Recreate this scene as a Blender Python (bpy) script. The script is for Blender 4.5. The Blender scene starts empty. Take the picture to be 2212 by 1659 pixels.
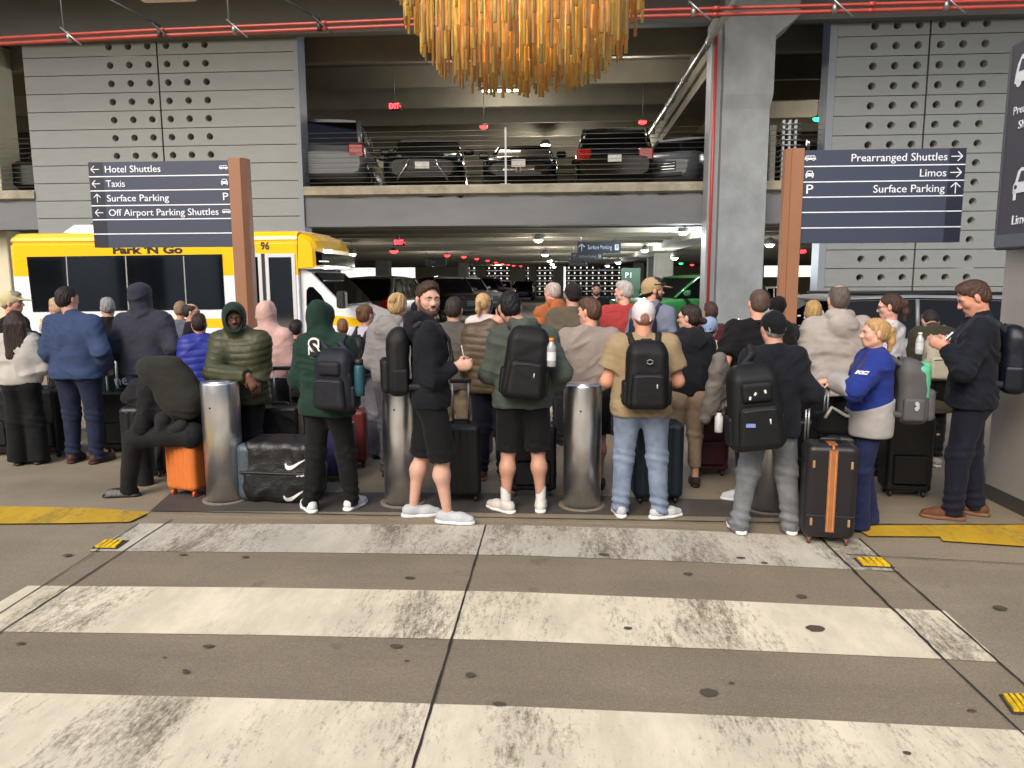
import bpy, math, random
import numpy as np
from mathutils import Vector, Matrix
R = math.radians
random.seed(7)
SC = bpy.context.scene
COL = SC.collection
# ------------------------------------------------------------ camera
CAM_H, PITCH, YAW, ROLL, FPX = 1.82, R(8.04), R(4.0), 0.004, 1598.5
_f = Vector((-math.sin(YAW)*math.cos(PITCH), math.cos(YAW)*math.cos(PITCH), -math.sin(PITCH)))
_r = Vector((math.cos(YAW), math.sin(YAW), 0)); _u = _r.cross(_f)
_r, _u = _r*math.cos(ROLL)-_u*math.sin(ROLL), _u*math.cos(ROLL)+_r*math.sin(ROLL)
cam_d = bpy.data.cameras.new('camera'); cam = bpy.data.objects.new('camera', cam_d); COL.objects.link(cam)
cam_d.sensor_width = 36; cam_d.lens = FPX/2212*36; cam_d.clip_end = 1000; cam_d.clip_start = .05
cam.matrix_world = Matrix(((_r.x, _u.x, -_f.x, 0), (_r.y, _u.y, -_f.y, 0), (_r.z, _u.z, -_f.z, CAM_H), (0, 0, 0, 1)))
SC.camera = cam
# ------------------------------------------------------------ light
SUN_EL, SUN_AZ, SUN_E, SKY_E, EXPO = R(38), R(200), .6, .1, 1.28   # azimuth from +Y, clockwise
SC.view_settings.view_transform = 'Standard'; SC.view_settings.look = 'None'
SC.view_settings.exposure = EXPO; SC.view_settings.gamma = 1
SC.render.resolution_x, SC.render.resolution_y = 1024, 768
w = bpy.data.worlds.new('World'); SC.world = w; w.use_nodes = True
nt = w.node_tree; bg = nt.nodes['Background']
sky = nt.nodes.new('ShaderNodeTexSky'); sky.sky_type = 'NISHITA'; sky.sun_disc = False
sky.sun_elevation = SUN_EL; sky.sun_rotation = SUN_AZ; sky.air_density = 1.0; sky.dust_density = 4.0
nt.links.new(sky.outputs[0], bg.inputs[0]); bg.inputs[1].default_value = SKY_E
sd = bpy.data.lights.new('sun', 'SUN'); sd.energy = SUN_E; sd.angle = R(25); sd.color = (1, .93, .82)
so = bpy.data.objects.new('sun', sd); COL.objects.link(so)
_d = Vector((math.sin(SUN_AZ)*math.cos(SUN_EL), math.cos(SUN_AZ)*math.cos(SUN_EL), math.sin(SUN_EL)))
so.rotation_euler = _d.to_track_quat('Z', 'Y').to_euler(); so.location = (0, -5, 20)
SC.cycles.max_bounces = 8; SC.cycles.diffuse_bounces = 5; SC.cycles.glossy_bounces = 4
SC.cycles.transmission_bounces = 4; SC.cycles.use_denoising = True
SC.cycles.sample_clamp_indirect = 6; SC.cycles.caustics_reflective = False; SC.cycles.caustics_refractive = False
# ------------------------------------------------------------ measuring (photo pixel -> place in the world)
def ray(px, py):
    return _f*FPX + _r*(px-1106) - _u*(py-829.5)
def at(px, py, Y):
    d = ray(px, py); t = Y/d.y; return Vector((d.x*t, Y, CAM_H+d.z*t))
def G(px, py, z=0.0):
    d = ray(px, py); t = (z-CAM_H)/d.z; return Vector((d.x*t, d.y*t, z))
# ------------------------------------------------------------ materials
_mats = {}
def lin(c):
    c = [x/255 for x in c]
    return tuple(x/12.92 if x <= .04045 else ((x+.055)/1.055)**2.4 for x in c)
def M(name, col=(128, 128, 128), rough=.7, metal=0., var=.0, vs=6., bump=0., bs=80., emit=0., spec=.5, coat=0., stretch=(1, 1, 1), col2=None, coords='Object', alpha=None, sheen=0.):
    if name in _mats: return _mats[name]
    m = bpy.data.materials.new(name); m.use_nodes = True; _mats[name] = m
    n, l = m.node_tree.nodes, m.node_tree.links; b = n['Principled BSDF']
    c = lin(col); b.inputs['Base Color'].default_value = (*c, 1)
    b.inputs['Roughness'].default_value = rough; b.inputs['Metallic'].default_value = metal
    b.inputs['Specular IOR Level'].default_value = spec; b.inputs['Coat Weight'].default_value = coat
    if coat: b.inputs['Coat Roughness'].default_value = .06
    if sheen: b.inputs['Sheen Weight'].default_value = sheen
    if emit:
        b.inputs['Emission Color'].default_value = (*c, 1); b.inputs['Emission Strength'].default_value = emit
    if var or bump:
        tc = n.new('ShaderNodeTexCoord'); mp = n.new('ShaderNodeMapping'); l.new(tc.outputs[coords], mp.inputs[0])
        mp.inputs['Scale'].default_value = stretch
    if var:
        nz = n.new('ShaderNodeTexNoise'); nz.inputs['Scale'].default_value = vs; nz.inputs['Detail'].default_value = 5
        nz.inputs['Roughness'].default_value = .62
        l.new(mp.outputs[0], nz.inputs['Vector'])
        rp = n.new('ShaderNodeValToRGB'); l.new(nz.outputs[0], rp.inputs[0])
        rp.color_ramp.elements[0].position = .3; rp.color_ramp.elements[1].position = .7
        lo = lin(col2) if col2 else tuple(x*(1-var) for x in c); hi = c if col2 else tuple(min(1, x*(1+var)) for x in c)
        rp.color_ramp.elements[0].color = (*lo, 1); rp.color_ramp.elements[1].color = (*hi, 1)
        l.new(rp.outputs[0], b.inputs['Base Color'])
    if bump:
        nb = n.new('ShaderNodeTexNoise'); nb.inputs['Scale'].default_value = bs; nb.inputs['Detail'].default_value = 4
        l.new(mp.outputs[0], nb.inputs['Vector'])
        bp = n.new('ShaderNodeBump'); bp.inputs['Strength'].default_value = bump; bp.inputs['Distance'].default_value = .02
        l.new(nb.outputs[0], bp.inputs['Height']); l.new(bp.outputs[0], b.inputs['Normal'])
    return m
# ------------------------------------------------------------ objects
def tag(o, label, cat, group=None):
    o['label'] = label; o['category'] = cat
    if group: o['group'] = group
    return o
def thing(name, label, cat, loc=(0, 0, 0), rz=0., group=None):
    o = bpy.data.objects.new(name, None); COL.objects.link(o); o.location = loc; o.rotation_euler = (0, 0, rz)
    o.empty_display_size = .2
    return tag(o, label, cat, group)
def part(name, mesh, mat=None, parent=None, label=None, loc=None):
    if isinstance(mesh, MB): mesh = mesh.mesh(name)
    if mat is not None and not mesh.materials: mesh.materials.append(mat)
    o = bpy.data.objects.new(name, mesh); COL.objects.link(o)
    if parent is not None: o.parent = parent
    if label: o['label'] = label
    if loc is not None: o.location = loc
    return o
def solo(name, mesh, mat, label, cat, group=None, loc=None):
    return tag(part(name, mesh, mat, None, None, loc), label, cat, group)
def struct(name, mesh, mat):
    o = part(name, mesh, mat); o['kind'] = 'structure'; return o
def copy_tree(o, parent=None):
    c = o.copy(); COL.objects.link(c); c.parent = parent
    for ch in list(o.children): copy_tree(ch, c)
    return c
class MB:
    """collects shapes into one mesh"""
    def __init__(s): s.v, s.f, s.mi, s.sm, s.cur = [], [], [], [], 0
    def add(s, vs, fs, smooth=False):
        o = len(s.v); s.v += [tuple(v) for v in vs]
        for f in fs: s.f.append(tuple(i+o for i in f)); s.mi.append(s.cur); s.sm.append(smooth)
        return s
    def box(s, x0, x1, y0, y1, z0, z1, b=0.):
        if x0 > x1: x0, x1 = x1, x0
        if y0 > y1: y0, y1 = y1, y0
        if z0 > z1: z0, z1 = z1, z0
        b = min(b, (x1-x0)*.45, (y1-y0)*.45, (z1-z0)*.45)
        if b <= 0:
            vs = [(x, y, z) for z in (z0, z1) for y in (y0, y1) for x in (x0, x1)]
            return s.add(vs, [(0, 2, 3, 1), (4, 5, 7, 6), (0, 1, 5, 4), (2, 6, 7, 3), (0, 4, 6, 2), (1, 3, 7, 5)])
        # chamfered box: prism rings
        def ring(i, z):
            a, c, d, e = x0+i, x1-i, y0+i, y1-i
            return [(a+b, d, z), (c-b, d, z), (c, d+b, z), (c, e-b, z), (c-b, e, z), (a+b, e, z), (a, e-b, z), (a, d+b, z)]
        return s.loft([ring(b, z0), ring(0, z0+b), ring(0, z1-b), ring(b, z1)])
    def loft(s, rings, cap=True, closed=True, smooth=False):
        n = len(rings[0]); vs = [p for r in rings for p in r]; fs = []
        for i in range(len(rings)-1):
            for j in range(n if closed else n-1):
                k = (j+1) % n
                fs.append((i*n+j, i*n+k, (i+1)*n+k, (i+1)*n+j))
        s.add(vs, fs, smooth)
        if cap:
            o = len(s.v)-len(vs)
            s.f.append(tuple(o+i for i in reversed(range(n)))); s.mi.append(s.cur); s.sm.append(False)
            s.f.append(tuple(o+len(vs)-n+i for i in range(n))); s.mi.append(s.cur); s.sm.append(False)
        return s
    def tube(s, pts, r, n=8, cap=True, smooth=True):
        pts = [Vector(p) for p in pts]; rs = r if isinstance(r, (list, tuple)) else [r]*len(pts)
        rings = []; ref = None
        for i, p in enumerate(pts):
            t = (pts[min(i+1, len(pts)-1)]-pts[max(i-1, 0)]).normalized()
            if ref is None: ref = Vector((0, 0, 1)) if abs(t.z) < .9 else Vector((1, 0, 0))
            a = (ref - t*ref.dot(t)).normalized(); b = t.cross(a); ref = a
            rings.append([p+(a*math.cos(2*math.pi*j/n)+b*math.sin(2*math.pi*j/n))*rs[i] for j in range(n)])
        return s.loft(rings, cap, True, smooth)
    def prism(s, poly, d, to=None):
        """poly: 3D points of a flat outline; d: offset vector"""
        d = Vector(d); a = [Vector(p) for p in poly]; return s.loft([a, [p+d for p in a]])
    def lathe(s, prof, c=(0, 0, 0), n=24, axis='z', cap=True, smooth=True):
        rings = []
        for r, h in prof:
            rg = []
            for j in range(n):
                t = 2*math.pi*j/n; x, y = r*math.cos(t), r*math.sin(t)
                q = (x, y, h) if axis == 'z' else ((x, h, -y) if axis == 'y' else (h, x, y))
                rg.append((q[0]+c[0], q[1]+c[1], q[2]+c[2]))
            rings.append(rg)
        return s.loft(rings, cap, True, smooth)
    def quad(s, a, b, c, d): return s.add([a, b, c, d], [(0, 1, 2, 3)])
    def xf(s, mat):
        s.v = [tuple(mat @ Vector(v)) for v in s.v]; return s
    def join(s, o):
        k = len(s.v); s.v += o.v; s.f += [tuple(i+k for i in f) for f in o.f]; s.mi += o.mi; s.sm += o.sm; return s
    def mesh(s, name, mats=None):
        me = bpy.data.meshes.new(name); me.from_pydata(s.v, [], s.f)
        me.polygons.foreach_set('material_index', s.mi); me.polygons.foreach_set('use_smooth', s.sm)
        for m in mats or []: me.materials.append(m)
        me.update(); return me
def text_mesh(txt, size, depth=.004, bold=0., align='LEFT', shear=0.):
    cu = bpy.data.curves.new('lettering', 'FONT'); cu.body = txt; cu.size = size; cu.extrude = depth/2; cu.offset = bold
    cu.align_x = align; cu.align_y = 'CENTER'; cu.shear = shear; cu.resolution_u = 3
    o = bpy.data.objects.new('lettering', cu); COL.objects.link(o)
    dg = bpy.context.evaluated_depsgraph_get(); me = bpy.data.meshes.new_from_object(o.evaluated_get(dg))
    bpy.data.objects.remove(o); bpy.data.curves.remove(cu); me.name = 'lettering'; me.materials.clear()
    return me
def lettering(name, txt, size, parent, mat, loc, rot=(math.pi/2, 0, 0), bold=0., align='LEFT', width=None, depth=.004):
    """writing standing in the X-Z plane, read from -Y"""
    me = text_mesh(txt, size, depth, bold, align)
    if width:
        co = np.empty(len(me.vertices)*3, np.float32); me.vertices.foreach_get('co', co); co = co.reshape(-1, 3)
        co[:, 0] *= width/(co[:, 0].max()-co[:, 0].min()); me.vertices.foreach_set('co', co.ravel()); me.update()
    o = part(name, me, mat, parent); o.location = loc; o.rotation_euler = rot
    return o
# ============================================================ ground
def ground_mat(name, base, dark, speck=.5, rough=.75):
    m = bpy.data.materials.new(name); m.use_nodes = True; n, l = m.node_tree.nodes, m.node_tree.links; b = n['Principled BSDF']
    tc = n.new('ShaderNodeTexCoord')
    def noise(sc, det, st=(1, 1, 1), ro=.6):
        mp = n.new('ShaderNodeMapping'); mp.inputs['Scale'].default_value = st; l.new(tc.outputs['Object'], mp.inputs[0])
        z = n.new('ShaderNodeTexNoise'); z.inputs['Scale'].default_value = sc; z.inputs['Detail'].default_value = det; z.inputs['Roughness'].default_value = ro
        l.new(mp.outputs[0], z.inputs['Vector']); return z
    def ramp(src, a, c, ca, cb):
        r = n.new('ShaderNodeValToRGB'); r.color_ramp.elements[0].position = a; r.color_ramp.elements[1].position = c
        r.color_ramp.elements[0].color = (*ca, 1); r.color_ramp.elements[1].color = (*cb, 1); l.new(src.outputs[0], r.inputs[0]); return r
    def mix(f, a, c, kind='MIX'):
        x = n.new('ShaderNodeMix'); x.data_type = 'RGBA'; x.blend_type = kind
        if isinstance(f, float): x.inputs[0].default_value = f
        else: l.new(f.outputs[0], x.inputs[0])
        l.new(a, x.inputs[6]); l.new(c, x.inputs[7]); return x
    big = ramp(noise(.9, 6, (1, 1, 1)), .3, .72, lin(dark), lin(base))
    fine = ramp(noise(105, 4, ro=.75), .36, .66, (.50,)*3, (1.40,)*3)
    o = mix(speck, big.outputs[0], fine.outputs[0], 'MULTIPLY')
    chips = ramp(noise(44, 3), .64, .72, (1,)*3, (1.8, 1.72, 1.6))
    o = mix(speck*.8, o.outputs[2], chips.outputs[0], 'MULTIPLY')
    sp = ramp(noise(4.2, 2, ro=.5), .26, .31, (.62,)*3, (1,)*3)
    o = mix(.55, o.outputs[2], sp.outputs[0], 'MULTIPLY')
    st = ramp(noise(1.6, 5, (.25, 2.4, 1)), .3, .7, (.80,)*3, (1.06,)*3)
    o = mix(.6, o.outputs[2], st.outputs[0], 'MULTIPLY')
    l.new(o.outputs[2], b.inputs['Base Color']); b.inputs['Roughness'].default_value = rough
    bp = n.new('ShaderNodeBump'); bp.inputs['Strength'].default_value = .35; bp.inputs['Distance'].default_value = .004
    l.new(noise(120, 3).outputs[0], bp.inputs['Height']); l.new(bp.outputs[0], b.inputs['Normal'])
    return m, n, l, noise, ramp, mix, o, b
ROAD = ground_mat('road_concrete', (152, 140, 118), (130, 119, 100))[0]
SLAB = ground_mat('crossing_concrete', (144, 131, 109), (124, 113, 94))[0]
WALK = ground_mat('walk_concrete', (150, 138, 116), (120, 110, 93), .45)[0]
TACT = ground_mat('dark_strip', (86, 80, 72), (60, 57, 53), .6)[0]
def paint_mat(name, paint, under, wear=.5):
    m, n, l, noise, ramp, mix, o, b = ground_mat(name, under, tuple(x*.82 for x in under), .5)
    pc = ramp(noise(2.2, 5), .25, .75, lin(tuple(x*.93 for x in paint)), lin(paint))
    a1 = noise(1.15, 5, (1.25, .34, 1), .68); a2 = noise(26, 6, (1.5, .42, 1), .80); a3 = noise(90, 2, (1, .6, 1))
    s = n.new('ShaderNodeMath'); s.operation = 'MULTIPLY_ADD'; l.new(a1.outputs[0], s.inputs[0]); s.inputs[1].default_value = 1.5; l.new(a2.outputs[0], s.inputs[2])
    s2 = n.new('ShaderNodeMath'); s2.operation = 'MULTIPLY_ADD'; l.new(a3.outputs[0], s2.inputs[0]); s2.inputs[1].default_value = .28; l.new(s.outputs[0], s2.inputs[2])
    r = n.new('ShaderNodeMapRange'); l.new(s2.outputs[0], r.inputs[0])
    r.inputs[1].default_value = 1.02+.22*wear; r.inputs[2].default_value = 1.27+.22*wear
    f = mix(r, o.outputs[2], pc.outputs[0])
    # grey scuff film
    sc = ramp(noise(3.2, 6, (1.0, .35, 1), .7), .42, .64, (.74, .735, .72), (1, 1, 1))
    f2 = mix(.75, f.outputs[2], sc.outputs[0], 'MULTIPLY')
    l.new(f2.outputs[2], b.inputs['Base Color']); return m
PAINT = paint_mat('white_road_paint', (236, 225, 196), (154, 141, 118), .36)
PAINT2 = paint_mat('worn_road_paint', (204, 198, 181), (146, 136, 118), .74)
YEL = paint_mat('yellow_road_paint', (206, 166, 36), (140, 122, 78), .25)
gb = MB(); gb.quad((-300, -120, -.012), (300, -120, -.012), (300, 400, -.012), (-300, 400, -.012)); struct('ground', gb, ROAD)
def flat(name, pts, mat, z):
    b = MB(); b.add([(*(G(*p)).xy, z) for p in pts], [tuple(range(len(pts)))])
    me = b.mesh(name); 
    if me.polygons[0].normal.z < 0: me.flip_normals()
    return struct(name, me, mat)
# island the crowd stands on
A, B = G(-300, 1098), G(2500, 1140)
ib = MB(); ib.box(-40, 40, 5.42, 9.6, -.2, .0); 
struct('island_pavement', ib, WALK)
lb = MB(); lb.quad((-60, 9.6, -.004), (60, 9.6, -.004), (60, 17.9, -.004), (-60, 17.9, -.004)); struct('shuttle_lane', lb, ROAD)
# crossing slab between the joints, stripes
flat('crossing_slab', [(345, 1118), (1050, 1120), (1770, 1150), (2041, 1318), (2480, 1720), (1500, 1740), (870, 1740), (-560, 1740), (-90, 1363)], SLAB, -.007)
flat('crossing_stripe', [(300, 1130), (640, 1131), (1106, 1133), (1430, 1142), (1756, 1157), (1856, 1163), (1941, 1233), (1826, 1228), (1460, 1211), (1106, 1198), (640, 1192), (190, 1189)], PAINT2, -.003)
flat('crossing_stripe', [(60, 1264), (560, 1268), (1103, 1277), (1500, 1293), (1926, 1313), (2041, 1318), (2163, 1429), (2036, 1422), (1560, 1401), (1103, 1382), (560, 1370), (5, 1363), (-110, 1361)], PAINT, -.003)
flat('crossing_stripe', [(-160, 1488), (0, 1494), (560, 1507), (1103, 1524), (1660, 1548), (2300, 1581), (2500, 1730), (1100, 1740), (-500, 1740)], PAINT, -.003)
pa, pb = G(-560, 1740), G(2480, 1720); sl = MB(); sl.quad((pa.x-.6, -4, -.0075), (pb.x+.3, -4, -.0075), (pb.x, pb.y+.02, -.0075), (pa.x, pa.y+.02, -.0075)); struct('crossing_slab', sl, SLAB)
for i in range(4): y = 1.85-i*1.14; m = MB(); m.quad((pa.x, y-.57, -.003), (pb.x+.2, y-.57, -.003), (pb.x+.1, y, -.003), (pa.x, y, -.003)); struct('crossing_stripe', m, PAINT)
flat('yellow_kerb_line', [(-300, 1092), (0, 1094), (200, 1098), (325, 1107), (280, 1128), (150, 1131), (0, 1132), (-300, 1128)], YEL, .004)
flat('yellow_kerb_line', [(1841, 1137), (2020, 1135), (2400, 1131), (2400, 1190), (2212, 1181), (2036, 1169), (2031, 1160), (1876, 1159)], YEL, .004)
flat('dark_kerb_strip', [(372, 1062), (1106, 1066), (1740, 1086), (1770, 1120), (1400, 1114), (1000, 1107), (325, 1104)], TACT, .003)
JNT = M('joint_tar', (44, 40, 36), .85, var=.4, vs=30)
def joint(name, a, c, w, z=.0005, n=14):
    far = c[1] > 1500; a, c = G(*a), G(*c); d = (c-a).normalized()
    if far: c = c+d*6; n = n*3
    d = (c-a).normalized(); s = Vector((-d.y, d.x, 0)); vs, fs = [], []
    for i in range(n+1):
        p = a.lerp(c, i/n); k = w*(.6+.5*random.random()); q = random.uniform(-.15, .15)*w
        vs += [(*(p+s*(k/2+q)).xy, z), (*(p-s*(k/2-q)).xy, z)]
        if i: fs.append((2*i-2, 2*i-1, 2*i+1, 2*i))
    m = MB(); m.add(vs, fs); struct(name, m, JNT)
joint('joint_line', (1050, 1133), (885, 1680), .013, n=40)
joint('joint_line', (372, 1121), (-60, 1405), .012, n=30)
joint('joint_line', (1760, 1150), (2040, 1424), .02, n=30)
joint('joint_line', (2040, 1424), (2260, 1630), .012, n=20)
joint('joint_line', (1856, 1163), (2260, 1520), .014, n=26)
joint('joint_line', (1826, 1197), (2300, 1222), .009, n=14)
joint('joint_line', (300, 1130), (-40, 1350), .009, n=14)
joint('joint_line', (325, 1105), (1830, 1133), .016, .006, n=50)
joint('joint_line', (1830, 1134), (2300, 1134), .02, .006, n=20)
st = MB(); rs = random.Random(5)
for (x, y, r) in [(1761, 1358, .052), (855, 1396, .036), (450, 1396, .03), (44, 1390, .022), (1016, 1458, .026), (1078, 1521, .03), (1531, 1496, .04), (1305, 1198, .04),
                  (1651, 1216, .022), (1486, 1239, .03), (1356, 1357, .024), (1731, 1288, .032), (884, 1248, .034), (395, 1198, .03), (530, 1203, .025), (2161, 1313, .04),
                  (145, 1199, .03), (402, 1452, .02), (400, 1448, .015), (878, 1427, .014), (355, 1420, .010), (1960, 1627, .016), (1580, 1475, .014), (2100, 1535, .02), (1600, 1205, .03)]:
    c = G(x, y); n = 14; e = rs.uniform(.55, .9) if r < .05 else .8
    st.add([(c.x+r*math.cos(2*math.pi*i/n)*rs.uniform(.8, 1.1), c.y+r*e*math.sin(2*math.pi*i/n)*rs.uniform(.8, 1.1), .0012) for i in range(n)], [tuple(range(n))])
struct('ground_stains', st, M('gum_stain', (80, 72, 61), .8))
def marker(pts, label):
    c = sum((G(*p) for p in pts), Vector())/len(pts); s = [G(*p)-c for p in pts]
    t = thing('road_marker', label, 'road marker', (c.x, c.y, 0), 0, 'yellow reflectors at the crossing')
    m = MB(); m.prism([(v.x*1.22, v.y*1.22, -.002) for v in s], (0, 0, .004)); part('tar_bed', m, M('tar_bed', (58, 53, 46), .9, var=.5, vs=40), t)
    m = MB()
    rr = random.Random(pts[0][0]); 
    a, b_, c_, d_ = s
    for i in range(4):
        f0, f1 = i/4, i/4+.22
        m.prism([tuple(a.lerp(b_, f0)+Vector((0, 0, .002))), tuple(a.lerp(b_, f1)+Vector((0, 0, .002))), tuple(d_.lerp(c_, f1-rr.uniform(0, .08))+Vector((0, 0, .002))), tuple(d_.lerp(c_, f0+rr.uniform(0, .05))+Vector((0, 0, .002)))], (0, 0, .012))
    part('reflector', m, M('yellow_reflector', (220, 180, 24), .6, var=.35, vs=25), t)
marker([(205, 1183), (250, 1184), (272, 1169), (226, 1169)], 'worn yellow road marker at the left end of the far white stripe')
marker([(1865, 1222), (1925, 1225), (1905, 1208), (1850, 1207)], 'cracked yellow road marker at the right end of the far white stripe')
marker([(2190, 1538), (2245, 1540), (2215, 1503), (2166, 1504)], 'bright yellow road marker cut by the right edge of the photo')
# crossing in the shuttle lane, seen between legs
for i in range(6):
    m = MB(); y = 10.0+i*1.25; m.quad((-2.6, y, 0), (1.2, y, 0), (1.2, y+.6, 0), (-2.6, y+.6, 0)); struct('lane_crossing_stripe', m, PAINT2)

# ============================================================ parking garage
YF = 18.5
def z_at(x, y, Y=YF): return at(x, y, Y).z
CONC = M('grey_concrete', (146, 144, 138), .85, var=.14, vs=1.4, bump=.15, bs=14, stretch=(1, 1, .5))
BEAMC = M('beam_concrete', (108, 111, 115), .85, var=.12, vs=.9, bump=.12, bs=20, stretch=(.5, 1, 1.5))
CEILC = M('tee_concrete', (128, 122, 108), .9, var=.12, vs=1.2, bump=.1, bs=16)
CURB = M('weathered_concrete', (144, 139, 124), .9, var=.3, vs=2.5, bump=.3, bs=25)
COLC = M('column_concrete', (134, 140, 144), .8, var=.2, vs=1.6, bump=.15, bs=20, stretch=(1, 1, .8))
CREAM = M('cream_wall', (205, 198, 172), .8, var=.06, vs=2)
PANEL = M('grey_metal_panel', (127, 132, 133), .45, .15, var=.05, vs=2.0, stretch=(1, 1, 3))
TRIM = M('pale_blue_trim', (122, 130, 140), .45, .1)
HOLE_SHADE = M('hole_shade', (112, 112, 108), .6); DARK = M('dark_void', (22, 22, 22), .9)  # hole tubes toned darker than the facade for their inner shade
GALV = M('galvanised_steel', (165, 168, 168), .38, .85, var=.12, vs=12)
FARWALL = M('far_wall', (170, 164, 140), .85, var=.1, vs=.5)
ZL2 = z_at(1100, 397); ZB2 = z_at(1100, 486); ZC2 = 7.55; ZC1 = ZB2+.42
XL0, XL1 = at(78, 420, YF).x, at(656, 420, YF).x; XR0, XR1 = at(1775, 420, YF).x, XL1+30
XL0b = at(60, 200, YF).x
print('levels', ZL2, ZB2, XL0, XL1, XR0)
def perforated(x0, x1, z0, z1, y0, y1, cols, rows, r, groove_x=None, n=14):
    """one panel course with round tubes cut through it; returns a MB (front face at y0)"""
    b = MB(); g = .012
    xs = [x0]+[c for c in cols]+[x1]
    h = (z1-z0)/2; zc = (z0+z1)/2
    if not cols:
        b.box(x0, x1, y0, y1, z0+g, z1-g); return b
    lo, hi = cols[0]-h*.9, cols[-1]+h*.9
    if lo > x0: b.box(x0, lo, y0, y1, z0+g, z1-g)
    if hi < x1: b.box(hi, x1, y0, y1, z0+g, z1-g)
    edges = [lo]+[(cols[i]+cols[i+1])/2 for i in range(len(cols)-1)]+[hi]
    for i, c in enumerate(cols):
        a, d = edges[i], edges[i+1]
        sq = []
        for j in range(n):
            t = 2*math.pi*j/n; dx, dz = math.cos(t), math.sin(t)
            wx = (d-c) if dx > 0 else (c-a); hz = h-g
            k = min(wx/abs(dx) if abs(dx) > 1e-6 else 9, hz/abs(dz) if abs(dz) > 1e-6 else 9)
            sq.append((c+dx*k, zc+dz*k))
        # force the square's corners in
        ci = [(c+math.cos(2*math.pi*j/n)*r, zc+math.sin(2*math.pi*j/n)*r) for j in range(n)]
        vs = [(p[0], y0, p[1]) for p in sq]+[(p[0], y0, p[1]) for p in ci]
        b.add(vs, [(j, (j+1) % n, n+(j+1) % n, n+j) for j in range(n)])
        for (cx_, cz_) in ((a, z0+g), (d, z0+g), (d, z1-g), (a, z1-g)):
            # corner triangle between the two samples round it
            js = sorted(range(n), key=lambda j: (sq[j][0]-cx_)**2+(sq[j][1]-cz_)**2)[:2]
            b.add([(cx_, y0, cz_), (sq[js[0]][0], y0, sq[js[0]][1]), (sq[js[1]][0], y0, sq[js[1]][1])], [(0, 1, 2)])
        # collar and tube
        vs = [(p[0], y0, p[1]) for p in ci]+[(c+(p[0]-c)*.99, y1, zc+(p[1]-zc)*.99) for p in ci]
        b.add(vs, [(j, (j+1) % n, n+(j+1) % n, n+j) for j in range(n)], True)
        rg = []; b.cur = 1
        for (rr, yy) in ((r*1.0, y0+.03), (r*.80, y0+.035), (r*.80, y1+.35*(y1-y0 > .1))):
            rg.append([(c+math.cos(2*math.pi*j/n)*rr, yy, zc+math.sin(2*math.pi*j/n)*rr) for j in range(n)])
        b.loft(rg, cap=False, smooth=True); b.cur = 0
    # top and bottom lips
    b.box(x0, x1, y0+.002, y1, z0+g-.004, z0+g-.001); b.box(x0, x1, y0+.002, y1, z1-g+.001, z1-g+.004)
    return b
def facade(name, x0, x1, seam, cols, zref, pitch, r, ztop, label, skip=None):
    t = thing(name, label, 'facade wall', (0, 0, 0))
    k0 = int(math.floor((0-zref)/pitch)); k1 = int(math.ceil((ztop-zref)/pitch))
    cl = [c for c in cols if c < seam]; cr = [c for c in cols if c > seam]
    m = MB()
    for k in range(k0, k1):
        z0, z1 = zref+k*pitch, zref+(k+1)*pitch
        if z1 < .1: continue
        m.join(perforated(x0, seam-.02, max(0, z0), z1, YF, YF+.22, cl if z0 > 0 else [], 1, r))
        m.join(perforated(seam+.02, x1, max(0, z0), z1, YF, YF+.22, cr if z0 > 0 else [], 1, r))
    part('panel_cladding', m.mesh('panel_cladding', [PANEL, HOLE_SHADE]), None, t)
    m = MB(); cm, cM = cols[0]-.3, cols[-1]+.3
    m.box(x0+.05, cm, YF+.2, YF+.3, 0, ztop); m.box(cM, x1-.05, YF+.2, YF+.3, 0, ztop); m.box(seam-.06, seam+.06, YF+.2, YF+.3, 0, ztop)
    part('backing_wall', m, M('backing_grey', (60, 61, 62), .9), t)
    return t
q = lambda zx, zy: (zx/2.458/1.1573, zy/2.458/1.1573)
q3 = lambda zx, zy: ((1660+zx/2.458)/1.1573, zy/2.458/1.1573)
colsL = [at(*q(x, 627), YF).x for x in (693, 811, 928, 1042, 1159, 1277)]
zr = [at(*q(985, y), YF).z for y in (565, 1010)]; pitch = (zr[0]-zr[1])/4
PB = MB(); PB.box(-70, 90, 112, 113, 0, 9); solo('bright_backdrop', PB, M('pale_wall', (236, 236, 230), .8), 'pale wall added outside to brighten the holes of the far garage wall', 'building')  # added wall, catches daylight to brighten the far holes
facade('perforated_wall', XL0b-.05, XL1-.12, at(*q(985, 627), YF).x, colsL, zr[0], pitch, .085, 8.2, 'grey panel facade with round holes, behind the yellow bus')
colsR = [at(*q3(x, 515), YF).x for x in (1276, 1411, 1546, 1683, 1819, 1955)]
zr3 = [at(*q3(1300, y), YF).z for y in (467, 1390)]; pitchR = pitch
facade('perforated_wall', XR0+.17, XR0+7.6, at(*q3(1615, 515), YF).x, colsR, at(*q3(1300, 590), YF).z, (at(*q3(1276, 523), YF).z-at(*q3(1250, 885), YF).z)/3, .088, 8.2, 'grey panel facade with round holes, behind the silver van')
m = MB(); m.box(XL1-.12, XL1, YF-.02, YF+.5, 0, 8); solo('facade_trim', m, TRIM, 'pale blue vertical trim at the edge of the left perforated wall', 'trim', 'facade edge trims')
m = MB(); m.box(XR0, XR0+.16, YF-.02, YF+.5, 0, 8); solo('facade_trim', m, TRIM, 'grey vertical trim at the edge of the right perforated wall', 'trim', 'facade edge trims')
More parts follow.
